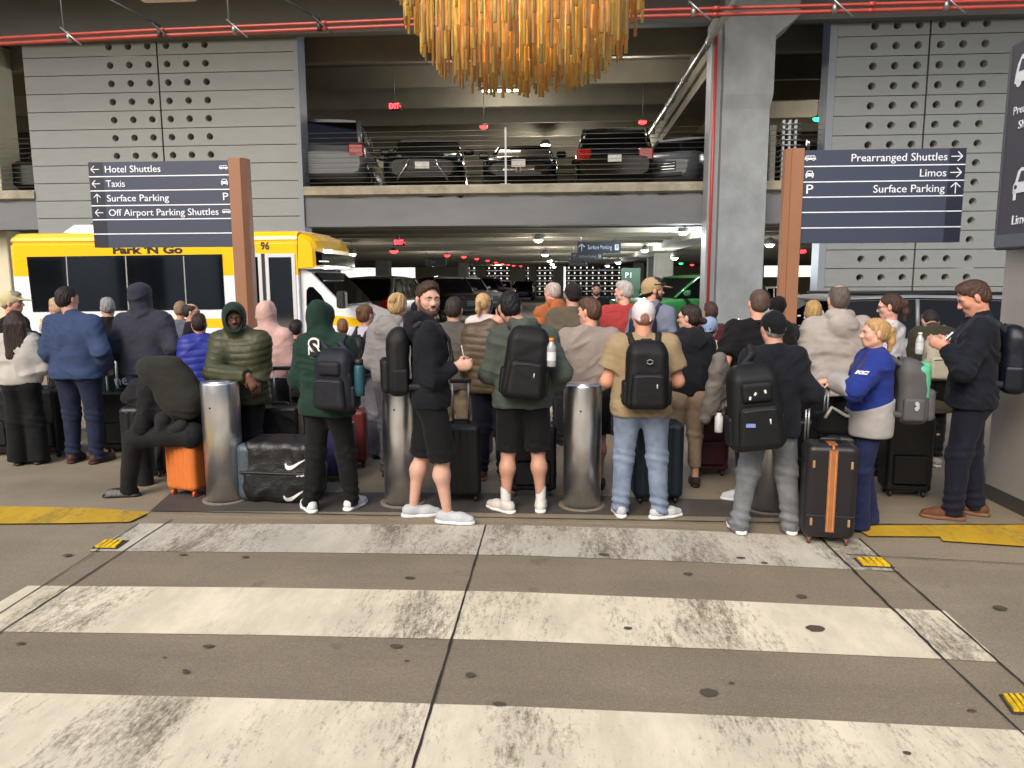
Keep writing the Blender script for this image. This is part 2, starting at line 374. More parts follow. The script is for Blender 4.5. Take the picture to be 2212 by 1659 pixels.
# upper deck slab and its edge beam
COLX0, COLX1 = at(1554, 420, 17.6).x, at(1655, 420, 17.6).x
t = thing('parking_deck', 'concrete upper parking deck carrying the row of cars', 'parking deck', (0, 0, 0))
m = MB(); m.box(-40, 40, YF+.35, 84, ZL2-.32, ZL2-.12); part('deck_slab', m, CEILC, t)
def deck_edge(x0, x1):
    zc = z_at(1100, 420); m = MB()
    m.loft([[(x, YF+.45, ZL2), (x, YF+.02, ZL2), (x, YF-.04, ZL2-.05), (x, YF-.05, zc+.04), (x, YF+.03, zc), (x, YF+.45, zc)] for x in np.linspace(x0, x1, 9)])
    part('deck_kerb', m, CURB, t)
    m = MB(); m.box(x0, x1, YF+.05, YF+.6, ZB2, zc-.003); part('edge_beam', m, BEAMC, t)
    ra = random.Random(3); m = MB()
    for i in range(26):
        a = ra.uniform(x0+.3, x1-.6); L = ra.uniform(.15, .7); hh = ra.uniform(.02, .06); yy = zc-.015
        m.prism([(a, YF+.049, yy), (a+L, YF+.049, yy), (a+L*.9, YF+.049, yy-hh*.5), (a+L*.5, YF+.049, yy-hh), (a+L*.1, YF+.049, yy-hh*.6)], (0, -.006, 0))
    part('spalled_patch', m, M('spall', (92, 90, 84), .95, var=.3, vs=20), t)
deck_edge(XL1, XR0+.1)
deck_edge(-30, XL0b-.05)
# double tee ribs: lower ceiling under the deck, upper ceiling
def tees(name, x0, x1, y0, y1, step, zb, h, label):
    t = thing(name, label, 'ceiling', (0, 0, 0)); m = MB(); m.box(x0, x1, y0, y1, zb+h, zb+h+.12); part('ceiling_slab', m, CEILC, t)
    y = y0+.6; m = MB()
    while y < y1-1:
        m.loft([[(x, y-.13, zb+h-.001), (x, y+.13, zb+h-.001), (x, y+.075, zb), (x, y-.075, zb)] for x in (x0, x1)]); y += step
    part('ceiling_rib', m, CEILC, t)
tees('ribbed_ceiling', -40, 40, YF+.7, 82, 2.1, ZC1-.42, .36, 'ribbed concrete ceiling low over the ground floor garage')
tees('ribbed_ceiling', -40, 40, YF+1, 60, 2.6, ZC2-.1, .6, 'ribbed concrete ceiling above the cars of the upper deck')
m = MB(); m.box(-40, 40, 60, 60.3, ZL2, ZC2+.7); solo('rear_wall', m, FARWALL, 'plain wall closing the back of the upper parking deck', 'wall')
# big edge beam on top and canopy roof, its edge set back to let skylight in
m = MB(); m.box(-40, 40, 18.2, 18.47, z_at(1100, 60, 18.2), 8.7)
solo('canopy_beam', m, BEAMC, 'long grey concrete beam across the top, behind the red pipes', 'beam')
m = MB(); m.box(-40, 40, 14.6, 18.6, 8.7, 9.0)
solo('canopy_roof', m, CEILC, 'concrete roof along the facade, set back to let skylight in', 'roof')
# building behind the photographer, seen in reflections
TB = M('terminal_wall', (160, 158, 152), .6, var=.1, vs=.6)
t = thing('terminal_building', 'dark terminal front across the road, seen only in reflections', 'building', (0, -12, 0))
m = MB(); m.box(-45, 45, -.5, 0, 0, 7.0); part('wall', m, TB, t)
m = MB()
for i in range(-7, 8): m.box(i*6-1.4, i*6+1.4, 0, .05, .2, 3.2)
part('window', m, M('terminal_glass', (40, 50, 58), .08, 0, spec=.8), t)
# column with its corbel
def sec(x0, x1, y0, y1, z): return [(x0, y0, z), (x1, y0, z), (x1, y1, z), (x0, y1, z)]
YC = 17.6; c0, c1 = COLX0, COLX1; ze = z_at(1620, 235, YC); zf = z_at(1620, 205, YC); zg = z_at(1680, 78, YC); wd = at(1671, 170, YC).x-c1
t = thing('concrete_column', 'tall grey concrete column rising beside the right hand signpost', 'column', (0, 0, 0))
m = MB(); m.loft([sec(c0, c1, YC, YC+1, 0), sec(c0, c1, YC, YC+1, ze)]); part('shaft', m, COLC, t)
m = MB(); m.loft([sec(c0, c1+.001, YC, YC+1.2, ze+.001), sec(c0, c1+wd, YC-.05, YC+1.2, zf), sec(c0, c1+wd, YC-.05, YC+1.2, zg), sec(c0-.02, c1+wd+.5, YC-.05, YC+1.2, zg+.42), sec(c0-.02, c1+wd+.5, YC-.05, YC+1.2, 8.69)]); part('corbel', m, COLC, t)
m = MB(); x = c0-.12; m.box(c0-.22, c0, YC+.25, YC+.85, 0, 7.6); part('pipe_casing', m, M('casing', (150, 154, 158), .5), t)
m = MB(); m.tube([(c0-.16, YC+.12, 0.2), (c0-.16, YC+.12, 7.3)], .035); rp = part('riser_pipe', m, M('red_pipe', (176, 60, 58), .4), t)
# girders running back from the column, one per storey
m = MB(); gx0, gx1 = c0+.1, c1-.1
m.loft([[(x0_, y, ZC2-.75), (x1_, y, ZC2-.75), (x1_, y, ZC2+.45), (x0_, y, ZC2+.45)] for (x0_, x1_, y) in ((gx0-.1, gx1, 18.65), (gx0-.1, gx1, 59))])
solo('deck_girder', m, CEILC, 'wide concrete girder running back over the upper deck cars', 'girder')
m = MB(); m.box(gx0, gx1, 18.7, 80, ZB2-.18, ZC1-.05); solo('deck_girder', m, CEILC, 'low concrete girder running back into the ground floor garage', 'girder')
m = MB(); ca, cb_ = at(1606, -25, 14.9), at(1395, 300, 29.5); m.tube([ca, cb_], .068, 12)
for f in (.2, .42, .62, .8, .97): p = ca.lerp(cb_, f); q_ = ca.lerp(cb_, f+.01); m.tube([p, q_], .088, 12)
solo('conduit_pipe', m, GALV, 'galvanised pipe running back along the upper deck girder', 'pipe')
# columns inside the garage, far wall with lit perforations
cw = M('garage_column', (150, 147, 138), .85, var=.1, vs=2)
for (px, Y, wdt) in ((1435, 34, .8), (1414, 46, .8), (1380, 62, .8), (1206, 70, 1.0), (1150, 78, .8), (700, 30, .7), (826, 52, 1.0), (1000, 60, .8)):
    p = at(px, 600, Y); m = MB(); m.box(p.x-wdt/2, p.x+wdt/2, Y, Y+.8, 0, ZC1-.1, .04)
    solo('garage_column', m, cw, 'square concrete column inside the dim ground floor garage', 'column', 'columns inside the garage')
YB = 80.
t = thing('garage_rear_wall', 'far garage wall pierced by a grid of bright daylight holes', 'wall', (0, 0, 0))
m = MB(); segs = []
DKP = M('rear_panel', (74, 78, 88), .6); 
def seg(u0, u1, holes): return (at(u0, 600, YB).x, at(u1, 600, YB).x, holes)
for (u0, u1, h) in ((996, 1030, 1), (1030, 1050, 0), (1050, 1102, 1), (1102, 1135, 0), (1135, 1160, 1), (1160, 1206, 1), (1222, 1300, 1), (1300, 1345, 1), (1345, 1400, 0)):
    x0, x1, hl = seg(u0, u1, h); mm = MB()
    nr = 6 if h else 1; zz0, zz1 = 0, ZC1+.3
    if not h: mm.box(x0, x1, YB, YB+.3, 0, zz1); part('plain_panel', mm, FARWALL, t); continue
    ch = zz1/7; nc = max(2, int((x1-x0)/ch))
    cols = [x0+(i+.5)*(x1-x0)/nc for i in range(nc)]
    for k in range(7): mm.join(perforated(x0, x1, k*ch, (k+1)*ch, YB, YB+.03, cols, 1, .115, n=8))
    part('perforated_panel', mm.mesh('perforated_panel', [DKP, HOLE_SHADE]), None, t)
m = MB(); m.box(at(820, 600, YB).x, at(838, 600, YB).x, YB, YB+.3, 0, 3.6); m.box(at(897, 600, YB).x, at(996, 600, YB).x, YB, YB+.3, 0, 3.6); m.box(-40, at(735, 600, YB).x, YB, YB+.3, 0, 3.6)
m.box(at(735, 600, YB).x, at(897, 600, YB).x, YB, YB+.3, z_at(780, 576, YB), 3.6); m.box(at(735, 600, YB).x, at(897, 600, YB).x, YB, YB+.3, 0, z_at(780, 606, YB))
m.box(at(1560, 600, YB).x, at(1650, 600, YB).x, YB, YB+.3, 0, 3.6); m.box(at(1760, 600, YB).x, 60, YB, YB+.3, 0, 3.6)
m.box(at(1400, 600, YB).x, at(1560, 600, YB).x, YB, YB+.3, 0, 3.6); m.box(at(1650, 600, YB).x, at(1760, 600, YB).x, YB, YB+.3, 0, z_at(1700, 598, YB))
part('solid_wall', m, FARWALL, t)
gf = MB(); gf.quad((-60, 17.95, -.006), (60, 17.95, -.006), (60, 120, -.006), (-60, 120, -.006)); struct('garage_floor', gf, M('garage_floor', (120, 117, 108), .45, var=.15, vs=.5))
m = MB(); m.box(-42, -41.7, 18.5, 84, 0, 8); solo('garage_side_wall', m, FARWALL, 'plain wall at the left side of the garage', 'wall')
# cream column at the far left, deck return
m = MB(); p0, p1 = at(-60, 450, 19.2).x, at(8, 450, 19.2).x; m.box(p0, p1, 19.2, 20, 0, 8, .02); solo('cream_column', m, CREAM, 'pale cream column at the far left edge behind the bus', 'column')
# cable railing
t = thing('cable_railing', 'steel cable railing along the edge of the upper parking deck', 'railing', (0, 0, ZL2))
CAB = M('steel_cable', (112, 112, 104), .5, .4)
zt = z_at(1100, 277)-ZL2
for i in range(11):
    z = .1+(zt-.1)*i/10
    for (xa, xb) in ((XL1, c0), (-20, XL0b), (c1, XR0)):
        m = MB(); m.tube([(xa, YF+.2, z), (xb, YF+.2, z)], .0062, 5); part('cable', m, CAB, t)
for u in (1091,):
    x = at(u, 350, YF).x; m = MB(); m.box(x-.022, x+.022, YF+.18, YF+.22, 0, zt+.06); m.box(x-.13, x+.13, YF+.1, YF+.3, 0, .02); part('post', m, GALV, t)
x0 = at(1692, 330, YF).x
for k in range(3):
    m = MB(); m.box(x0+k*.14, x0+k*.14+.05, YF+.12, YF+.2, 0, zt+.1); part('post', m, GALV, t)
m = MB()
for i in range(11): m.tube([(x0-.05, YF+.1, .1+(zt-.1)*i/10), (x0+.42, YF+.1, .1+(zt-.1)*i/10)], .02, 6)
part('turnbuckle', m, GALV, t)
m = MB(); xx = at(1664, 330, YF+.3).x; m.box(xx, x0-.1, YF+.3, YF+.45, ZL2, z_at(1680, 264)); solo('concrete_kerb_wall', m, CONC, 'short concrete upstand beside the column on the upper deck', 'wall')
# red sprinkler pipes with hangers
YP = 15.6
REDP = M('coral_red_pipe', (158, 62, 52), .38, var=.15, vs=4)
pl, pr = at(-300, 104, YP), at(2215, 10, YP)
pts = [at(-300, 103, YP), at(334, 70, YP), at(860, 48, YP), at(1390, 28, YP), at(2190, 6, YP), at(2700, -8, YP)]
for dz, dy, lab in ((.045, 0, 'upper'), (-.05, .05, 'lower')):
    m = MB(); m.tube([(p.x, YP+dy, p.z+dz) for p in pts], .034 if dz > 0 else .04, 12)
    for u in (350, 700, 1010, 1545, 1880):
        p = at(u, 60, YP); f = (p.x-pts[0].x)/(pts[-1].x-pts[0].x); z = np.interp(p.x, [a.x for a in pts], [a.z for a in pts])+dz
        m.tube([(p.x-.06, YP+dy, z), (p.x+.06, YP+dy, z)], .05, 12)
    solo('sprinkler_pipe', m, REDP, '%s of the two red pipes crossing the top of the picture' % lab, 'pipe', 'red pipes under the canopy')
for (u, brace) in ((148, 0), (345, 1), (506, 2), (690, 1), (1497, 0), (1800, 2), (2040, 2)):
    p = at(u, 70, YP); z = float(np.interp(p.x, [a.x for a in pts], [a.z for a in pts])); m = MB()
    if brace != 1: m.tube([(p.x-.1, YP, z+.13), (p.x-.14, YP, 8.7)], .014, 6)
    m.tube([(p.x-.1, YP-.1, z+.16), (p.x+.1, YP-.09, z-.02), (p.x+.32, YP-.1, z-.2)], .018, 6)
    m.tube([(p.x, YP, z-.10), (p.x, YP, z+.10)], .05, 8)
    if brace == 1: m.tube([(p.x+.05, YP-.05, z+.1), (p.x-1.6, YP-.4, z+.95)], .022, 8)
    solo('pipe_hanger', m, GALV if brace != 1 else M('dark_strut', (70, 72, 74), .5, .5), 'steel hanger clamped round the red pipes', 'hanger', 'hangers of the red pipes')
p = at(365, 0, 14.5); m = MB(); m.box(p.x-.55, p.x+.55, 13.6, 14.6, p.z-.02, p.z+.14, .04); solo('canopy_light', m, M('white_fixture', (215, 215, 210), .4), 'boxy pale light fixture at the top left under the canopy', 'light fixture')
# ============================================================ bamboo lamp
def chandelier():
    Yc = 10.0; c = at(1131, 120, Yc); z0 = at(1131, 209, Yc-.4).z+.23; Rr = (at(1392, 60, Yc).x-at(860, 60, Yc).x)/2+.09
    t = thing('chandelier', 'huge golden bowl shaped lamp of hanging bamboo stalks over the crossing', 'chandelier', (c.x, Yc, z0))
    rnd = random.Random(11)
    mats = [M('bamboo_gold', (240, 192, 98), .45, var=.25, vs=9, stretch=(1, 1, .3)), M('bamboo_olive', (196, 170, 100), .5, var=.25, vs=9, stretch=(1, 1, .3)),
            M('bamboo_tan', (226, 172, 108), .5, var=.25, vs=9, stretch=(1, 1, .3)), M('bamboo_brown', (196, 156, 104), .55, var=.25, vs=9, stretch=(1, 1, .3)), M('bamboo_straw', (240, 204, 120), .45, var=.2, vs=9, stretch=(1, 1, .3))]
    hole = M('bamboo_hollow_shade', (40, 26, 14), .9)  # dark disc in each tip stands for the shaded hollow
    stalks = []
    for k, rf in enumerate((1, .90, .78, .66, .53, .40, .27, .13)):
        rad = Rr*rf; n = int(2*math.pi*rad/.120)
        for i in range(n):
            a = 2*math.pi*(i+rnd.uniform(-.2, .2)+.37*k)/n
            tip = 1.14*rf**4.6 + rnd.uniform(-.02, .05) + (rnd.random() < .3)*rnd.uniform(.03, .25)
            stalks.append((rad*math.cos(a), rad*math.sin(a), tip, rnd.choice([0, 0, 1, 2, 2, 3, 4, 4])))
    stalks.sort(key=lambda s: s[1])
    rest = MB()
    for i, (x, y, tip, mi) in enumerate(stalks):
        m = MB() if i < 99 else rest
        r = rnd.uniform(.017, .0235); top = 3.6; z = tip; prof = [(r*.8, z+.03), (r*.8, z), (r, z)]
        while z < top:
            z += rnd.uniform(.26, .55); prof += [(r*.97, z-.012), (r*1.13, z-.004), (r*1.13, z+.004), (r*.97, z+.012)]
        a = rnd.uniform(-.012, .012); m.cur = mi
        m.lathe([(p, q-tip) for p, q in prof], (x, y, tip), 9, cap=False); m.cur = 5
        m.add([(x+r*.8*math.cos(j*math.pi/4), y+r*.8*math.sin(j*math.pi/4), tip+.028) for j in range(8)], [tuple(range(8))])
        if i < 99: part('bamboo_stalk', m.mesh('bamboo_stalk', mats+[hole]), None, t)
    o = part('bamboo_stalk', rest.mesh('bamboo_stalk', mats+[hole]), None, t); o['kind'] = 'stuff'
    m = MB()
    for rf in (1, .78, .53, .27):
        m.tube([(Rr*rf*math.cos(j*math.pi/20), Rr*rf*math.sin(j*math.pi/20), 3.62) for j in range(41)], .03, 6)
    m.box(-Rr, Rr, -.04, .04, 3.58, 3.66); m.box(-.04, .04, -Rr, Rr, 3.58, 3.66); m.tube([(0, 0, 3.6), (0, 0, 8.7-z0)], .04)
    part('frame', m, GALV, t)
    for (x, y, z) in ((.6, -.5, 1.5), (-.6, -.5, 1.5), (0, .55, 1.3), (0, -.1, 2.3)):
        b = MB(); b.lathe([(.005, -.05), (.045, -.02), (.05, .02), (.02, .06)], (x, y, z), 10)
        part('bulb', b, M('warm_bulb', (255, 190, 110), .5, emit=10), t)
        ld = bpy.data.lights.new('bulb_light', 'POINT'); ld.energy = 15; ld.color = (1, .88, .62); ld.shadow_soft_size = .06
        lo = bpy.data.objects.new('bulb_light', ld); COL.objects.link(lo); lo.parent = t; lo.location = (x, y, z-.08)
chandelier()
# ============================================================ sign faces
INK = M('white_lettering', (236, 240, 246), .5); BLUEP = M('slate_sign_face', (62, 69, 86), .42, spec=.4); NAVYP = M('dark_sign_strip', (30, 36, 50), .42)
TERRA = M('terracotta_post', (146, 102, 74), .55, var=.05, vs=3); TERRB = M('terracotta_post_side', (164, 120, 92), .5, var=.05, vs=3)
def arrow(parent, x, y, z, s, d):
    m = MB(); k = s*.085; dx, dz = d; px_, pz = -dz, dx
    def bar(a, c):
        v = Vector((c[0]-a[0], 0, c[1]-a[1])).normalized(); n = Vector((-v.z, 0, v.x))*k*.5
        A_, B_ = Vector((a[0], 0, a[1])), Vector((c[0], 0, c[1]))
        m.prism([A_-n, B_-n, B_+n, A_+n], (0, -.004, 0))
    bar((-dx*s/2, -dz*s/2), (dx*(s/2-k*.6), dz*(s/2-k*.6)))
    for sg in (1, -1): bar((dx*s/2, dz*s/2), (dx*s/2-dx*s*.42+px_*s*.42*sg, dz*s/2-dz*s*.42+pz*s*.42*sg))
    o = part('arrow', m, INK, parent); o.location = (x, y, z); return o
def outline(parent, name, polys, x, y, z, s, mat, holes=None, flip=1):
    """flat pictogram: a list of (outline, is_cut) drawn as raised shapes, cuts are darker shapes just above"""
    m = MB(); 
    for p in polys: m.prism([(a*s*flip, 0, b*s) for a, b in p], (0, -.004, 0))
    o = part(name, m, mat, parent); o.location = (x, y, z)
    if holes:
        h = MB()
        for p in holes: h.prism([(a*s*flip, -.0042, b*s) for a, b in p], (0, -.003, 0))
        part('pictogram_window', h, BLUEP, o)
    return o
def circ(cx_, cy_, r, n=12): return [(cx_+r*math.cos(2*math.pi*i/n), cy_+r*math.sin(2*math.pi*i/n)) for i in range(n)]
VAN = [[(-.5, -.12), (.5, -.12), (.5, 0), (.47, .05), (.40, .2), (.36, .24), (-.38, .24), (-.48, .1), (-.5, .02)], circ(-.29, -.13, .09), circ(.29, -.13, .09)]
VANH = [[(-.40, .06), (-.26, .06), (-.26, .19), (-.35, .19)], [(-.2, .06), (.0, .06), (.0, .19), (-.2, .19)], [(.06, .06), (.26, .06), (.26, .19), (.06, .19)], [(.31, .06), (.43, .06), (.37, .19), (.31, .19)]]
CARI = [[(-.42, -.22), (.42, -.22), (.44, .05), (.36, .12), (.28, .32), (.2, .38), (-.2, .38), (-.28, .32), (-.36, .12), (-.44, .05)], [(-.4, -.36), (-.26, -.36), (-.26, -.2), (-.4, -.2)], [(.26, -.36), (.4, -.36), (.4, -.2), (.26, -.2)]]
CARH = [[(-.27, .12), (.27, .12), (.2, .3), (-.2, .3)], circ(-.29, -.06, .06, 8), circ(.29, -.06, .06, 8)]
YS = 9.2
def signpost(label, X0, X1, Z0, Z1, strip, post, rows, seps):
    """panel X0..X1, Z0..Z1; strip = (x0, x1) of the darker end; post = (x0, x1, ztop)"""
    t = thing('signpost', label, 'signpost', ((post[0]+post[1])/2, YS, 0))
    ox = t.location.x; L = lambda x: x-ox
    a, b_ = L(post[0]), L(post[1]); m = MB()
    sd = 1 if strip[0] < post[0] else -1
    m.cur = 0; m.loft([[(a, -.06, z), (b_-.05*(sd > 0), -.06, z), (b_, .0, z), (b_, .12, z), (a, .12, z)] if sd > 0 else [(a, 0, z), (a+.05, -.06, z), (b_, -.06, z), (b_, .12, z), (a, .12, z)] for z in (0, post[2])])
    part('post', m, TERRA, t)
    m = MB(); xg = (a+.055 if sd < 0 else b_-.055); m.box(xg-.004, xg+.004, -.0635, -.058, .02, post[2]-.01); part('post_groove', m, M('groove', (120, 78, 55), .7), t)
    m = MB(); m.box(L(X0), L(X1), -.035, .075, Z0, Z1); pn = part('sign_panel', m, BLUEP, t)
    m = MB(); m.box(L(strip[0]), L(strip[1]), -.037, -.0345, Z0+.002, Z1-.002); part('arrow_strip', m, NAVYP, pn)
    for z in seps:
        m = MB(); m.box(L(X0)+.005, L(X1)-.005, -.041, -.036, z-.006, z+.006); part('divider', m, INK, pn)
    for r in rows:
        if r[0] == 'arrow': arrow(pn, L(r[1]), -.039, r[2], r[3], r[4])
        elif r[0] == 'text': lettering('lettering', r[1], r[4], pn, INK, (L(r[2]), -.039, r[3]), align=r[5], width=r[6])
        elif r[0] == 'van': outline(pn, 'pictogram', VAN, L(r[1]), -.0365, r[2], r[3], INK, VANH, r[4])
        elif r[0] == 'car': outline(pn, 'pictogram', CARI, L(r[1]), -.0365, r[2], r[3], INK, CARH)
    return t
Q = lambda zx, zy: at(*q(zx, zy), YS-.04)
X = lambda zx: Q(zx, 1250).x; Z = lambda zx, zy: Q(zx, zy).z
zs = [Z(1000, y) for y in (1080, 1168, 1260, 1346.5, 1435)]; ztop, zbot = Z(1000, 990), Z(1000, 1518)
rc = [(ztop+zs[0])/2]+[(zs[i]+zs[i+1])/2 for i in range(4)]
XX = lambda zx: at(*q(zx, 1300), YS-.04).x
rows = []
for k, (txt, xa, xb) in enumerate((('Hotel Shuttles', 640, 981), ('Taxis', 650, 766), ('Surface Parking', 655, 1035), ('Off Airport Parking Shuttles', 666, 1340))):
    ya = (1040, 1131, 1217, 1306)[k]
    x0, x1 = at(*q(xa, ya), YS-.04).x, at(*q(xb, ya), YS-.04).x
    rows.append(('text', txt, x0, rc[k]-.005, .118, 'LEFT', x1-x0))
    ax = at(*q((583, 591, 598, 610)[k], ya), YS-.04).x
    rows.append(('arrow', ax, rc[k], .105, (-1, 0) if k != 2 else (0, 1)))
for k, (kind, xx) in enumerate((('van', 1373), ('car', 1379), ('P', 1382), ('van', 1391))):
    ya = (1030, 1124, 1212, 1302)[k]; x = at(*q(xx, ya), YS-.04).x
    if kind == 'van': rows.append(('van', x, rc[k], .11, 1))
    elif kind == 'car': rows.append(('car', x, rc[k], .10))
    else: rows.append(('text', 'P', x-.035, rc[k], .13, 'LEFT', .068))
signpost('terracotta signpost with slate panel listing Hotel Shuttles and Taxis, before the yellow bus', XX(563), XX(1421), zbot, ztop, (XX(563)+.004, XX(650)), (XX(1422), XX(1521), Z(1450, 970)), rows, zs)
Q3 = lambda zx, zy: at(*q3(zx, zy), YS-.04)
X3 = lambda zx: Q3(zx, 1200).x
zs = [Q3(1350, y).z for y in (1017, 1113, 1207, 1301, 1397)]; ztop, zbot = Q3(1350, 916).z, Q3(1350, 1490).z
rc = [(ztop+zs[0])/2]+[(zs[i]+zs[i+1])/2 for i in range(4)]; rows = []
for k, (txt, xa, xb) in enumerate((('Prearranged Shuttles', 1148, 1737), ('Limos', 1568, 1730), ('Surface Parking', 1284, 1722))):
    ya = (967, 1062, 1160)[k]; x0, x1 = Q3(xa, ya).x, Q3(xb, ya).x
    rows.append(('text', txt, x0, rc[k]-.005, .125, 'LEFT', x1-x0))
    rows.append(('arrow', Q3((1800, 1793, 1790)[k], ya).x, rc[k], .125, (1, 0) if k < 2 else (0, 1)))
rows.append(('van', Q3(900, 972).x, rc[0], .13, 1)); rows.append(('car', Q3(895, 1072).x, rc[1], .11)); rows.append(('text', 'P', Q3(868, 1168).x, rc[2], .15, 'LEFT', .078))
signpost('terracotta signpost with slate panel listing Prearranged Shuttles and Limos, beside the column', X3(850), X3(1840), zbot, ztop, (X3(1738), X3(1840)-.004), (X3(742), X3(848), Q3(800, 912).z), rows, zs)
# cabinet column at the right edge
def cabinet():
    b0, b1 = G(2125, 1073), G(2260, 1140); d = (b1-b0).normalized(); d = Vector((d.x, d.y, 0)).normalized(); ang = math.atan2(d.y, d.x)
    t = thing('sign_column', 'metal clad column with a dark hanging sign cabinet at the right edge', 'sign column', (b0.x, b0.y, 0), ang)
    m = MB(); m.box(0, 1.5, 0, .9, 0, 5.2, .01); part('cladding', m, M('column_cladding', (178, 174, 170), .42, .35, var=.05, vs=1.2, stretch=(3, 3, .2)), t)
    m = MB(); m.box(-.004, 1.504, -.006, 0, 0, .12); part('kick_plate', m, M('kick_plate', (96, 94, 90), .45, .6), t)
    def loc(u, v):   # photo pixel -> cabinet face coordinates
        dr = ray(u, v); n = Vector((-d.y, d.x, 0)); s = n.dot(b0-n*.12-Vector((0, 0, CAM_H)))/n.dot(dr); p = Vector((0, 0, CAM_H))+dr*s
        return (p-b0).dot(d), p.z
    xl, zb = loc(2146, 541); zc = loc(2160, 508)[1]; ztp = loc(2180, 100)[1]
    m = MB(); m.box(xl, 1.6, -.12, -.004, zb, ztp, .012); cb = part('sign_cabinet', m, M('cabinet_charcoal', (66, 66, 78), .45), t)
    m = MB(); m.box(xl+.02, 1.58, -.124, -.119, zb+.02, zc); part('lower_band', m, M('cabinet_band', (96, 104, 116), .4, .3), cb)
    m = MB(); m.box(xl+.006, xl+.03, -.126, -.119, zb+.03, ztp-.03); part('edge_channel', m, M('cabinet_edge', (92, 98, 106), .4, .4), cb)
    cx_ = xl+.33
    for (txt, u, v, sz, dx) in (('Prearranged', 2190, 242, .085, 0), ('Shuttles', 2201, 271, .085, 0), ('Limos', 2186, 477, .10, 0)):
        x, z = loc(u, v); lettering('lettering', txt, sz, cb, INK, (x, -.1245, z))
    x, z = loc(2194, 175); outline(cb, 'pictogram', [[(0, -.1), (.9, -.1), (.9, .5), (.75, .75), (.3, .75), (.12, .5), (.04, .2)], circ(.22, -.12, .12)], x, -.1245, z, .23, INK, [[(.2, .25), (.5, .25), (.5, .6), (.32, .6)]])
    x, z = loc(2190, 412); outline(cb, 'pictogram', [[(0, -.1), (.9, -.1), (.9, .65), (.35, .7), (.2, .6), (.1, .28), (0, .15)], [(.04, -.32), (.16, -.32), (.16, 0), (.04, 0)]], x, -.1245, z, .23, INK, [[(.25, .25), (.8, .25), (.8, .58), (.38, .58)], circ(.14, .1, .07)])
    return t
cabinet()
# ============================================================ bollards
STEEL = M('brushed_steel', (240, 241, 243), .30, 1., var=.06, vs=3, stretch=(14, 14, .25), bump=.05, bs=6)
for (u, lab) in ((482, 'steel bollard under the arm of the man in the green hood'), (868, 'steel bollard behind the legs of the man in black shorts looking back'), (1258, 'steel bollard before the man in the taupe sweater'), (1664, 'steel bollard glimpsed between the legs of grey sweatpants')):
    p = at(u, 960, 5.85); t = thing('bollard', lab, 'bollard', (p.x, 5.85, 0), 0, 'row of steel bollards')
    m = MB(); m.lathe([(.152, .0), (.152, .985), (.149, .997), (.14, 1.0)], n=48); part('shaft', m, STEEL, t)
    m = MB(); m.lathe([(.141, .9995), (.05, 1.004), (.002, 1.004)], n=48); part('cap', m, STEEL, t)
    m = MB(); m.lathe([(.19, .003), (.19, .008), (.153, .012)], n=40, cap=False); part('base_ring', m, M('mortar', (112, 104, 92), .9, var=.2, vs=20), t)
    m = MB(); m.lathe([(.008, 0), (.008, .004)], (-.02, -.153, .80), 8, 'y'); part('screw', m, DARK, t)
# ============================================================ garage lamps and hung signs
LAMP = M('lamp_glass', (255, 240, 205), .4, emit=9); LAMPC = M('lamp_cool', (225, 245, 255), .4, emit=9); REDL = M('red_lamp', (255, 40, 40), .4, emit=4); GRNL = M('green_lamp', (40, 255, 150), .4, emit=3)
HOUS = M('lamp_housing', (110, 112, 112), .5, .4)
def garage_lamp(u, v, Y, ztop, energy=0., cool=False, kind='garage lamp', s=1., lab='hanging lamp shining in the ground floor garage', group='lit lamps in the garage'):
    p = at(u, v, Y); t = thing('garage_lamp', lab, 'lamp', p, 0, group)
    m = MB(); m.lathe([(.16*s, -.02), (.17*s, .03), (.10*s, .16), (.04*s, .2)], n=16); part('housing', m, HOUS, t)
    m = MB(); m.lathe([(.01, -.10*s), (.09*s, -.09*s), (.145*s, -.02*s), (.15*s, .0)], n=14); part('lens', m, LAMPC if cool else LAMP, t)
    m = MB(); m.tube([(0, 0, .19*s), (0, 0, max(.25, ztop-p.z))], .012, 6); part('stem', m, HOUS, t)
    if energy:
        ld = bpy.data.lights.new('lamp_light', 'POINT'); ld.energy = energy*(.40 if cool else .26); ld.color = (.86, .95, 1) if cool else (1, .96, .88); ld.shadow_soft_size = .15
        lo = bpy.data.objects.new('lamp_light', ld); COL.objects.link(lo); lo.parent = t; lo.location = (0, 0, -.22)
for k, (u, v, Y) in enumerate([(1163, 517, 24), (1178, 549, 32), (1188, 562, 39), (1193, 570, 47), (1197, 576, 56)]):
    garage_lamp(u, v, Y, ZC1, (420, 300, 300, 0, 300)[k], lab='warm hanging lamp in the row left of the Surface Parking sign')
for k, (u, v, Y) in enumerate([(1476, 500, 21), (1393, 540, 30), (1335, 566, 38), (1312, 573, 48)]):
    garage_lamp(u, v, Y, ZC1, (500, 420, 300, 200)[k], True, lab='cool white lamp along the low girder right of the Surface Parking sign', group='lamps along the low girder')
for (u, v, Y, e, lab) in ((1663, 527, 24, 260, 'oval ceiling lamp right of the concrete column'), (1698, 553, 32, 0, 'small lamp between the column and the right signpost'), (1457, 556, 30, 260, 'round ceiling lamp left of the concrete column'), (940, 568, 36, 300, 'lamp in the dark middle of the garage, past the bus'), (1075, 566, 70, 420, 'distant lamp added to brighten the pierced rear wall of the garage'), (760, 548, 26, 260, 'lamp under the deck just above the bus nose')):  # the distant lamp is added to light the rear wall
    garage_lamp(u, v, Y, ZC1, e, lab=lab)
p = at(1178, 312, 30)
garage_lamp(1178, 312, 30, ZC2, 500, lab='bright lamp glowing on the upper deck above the middle car', group='upper deck lamps', s=1.3)
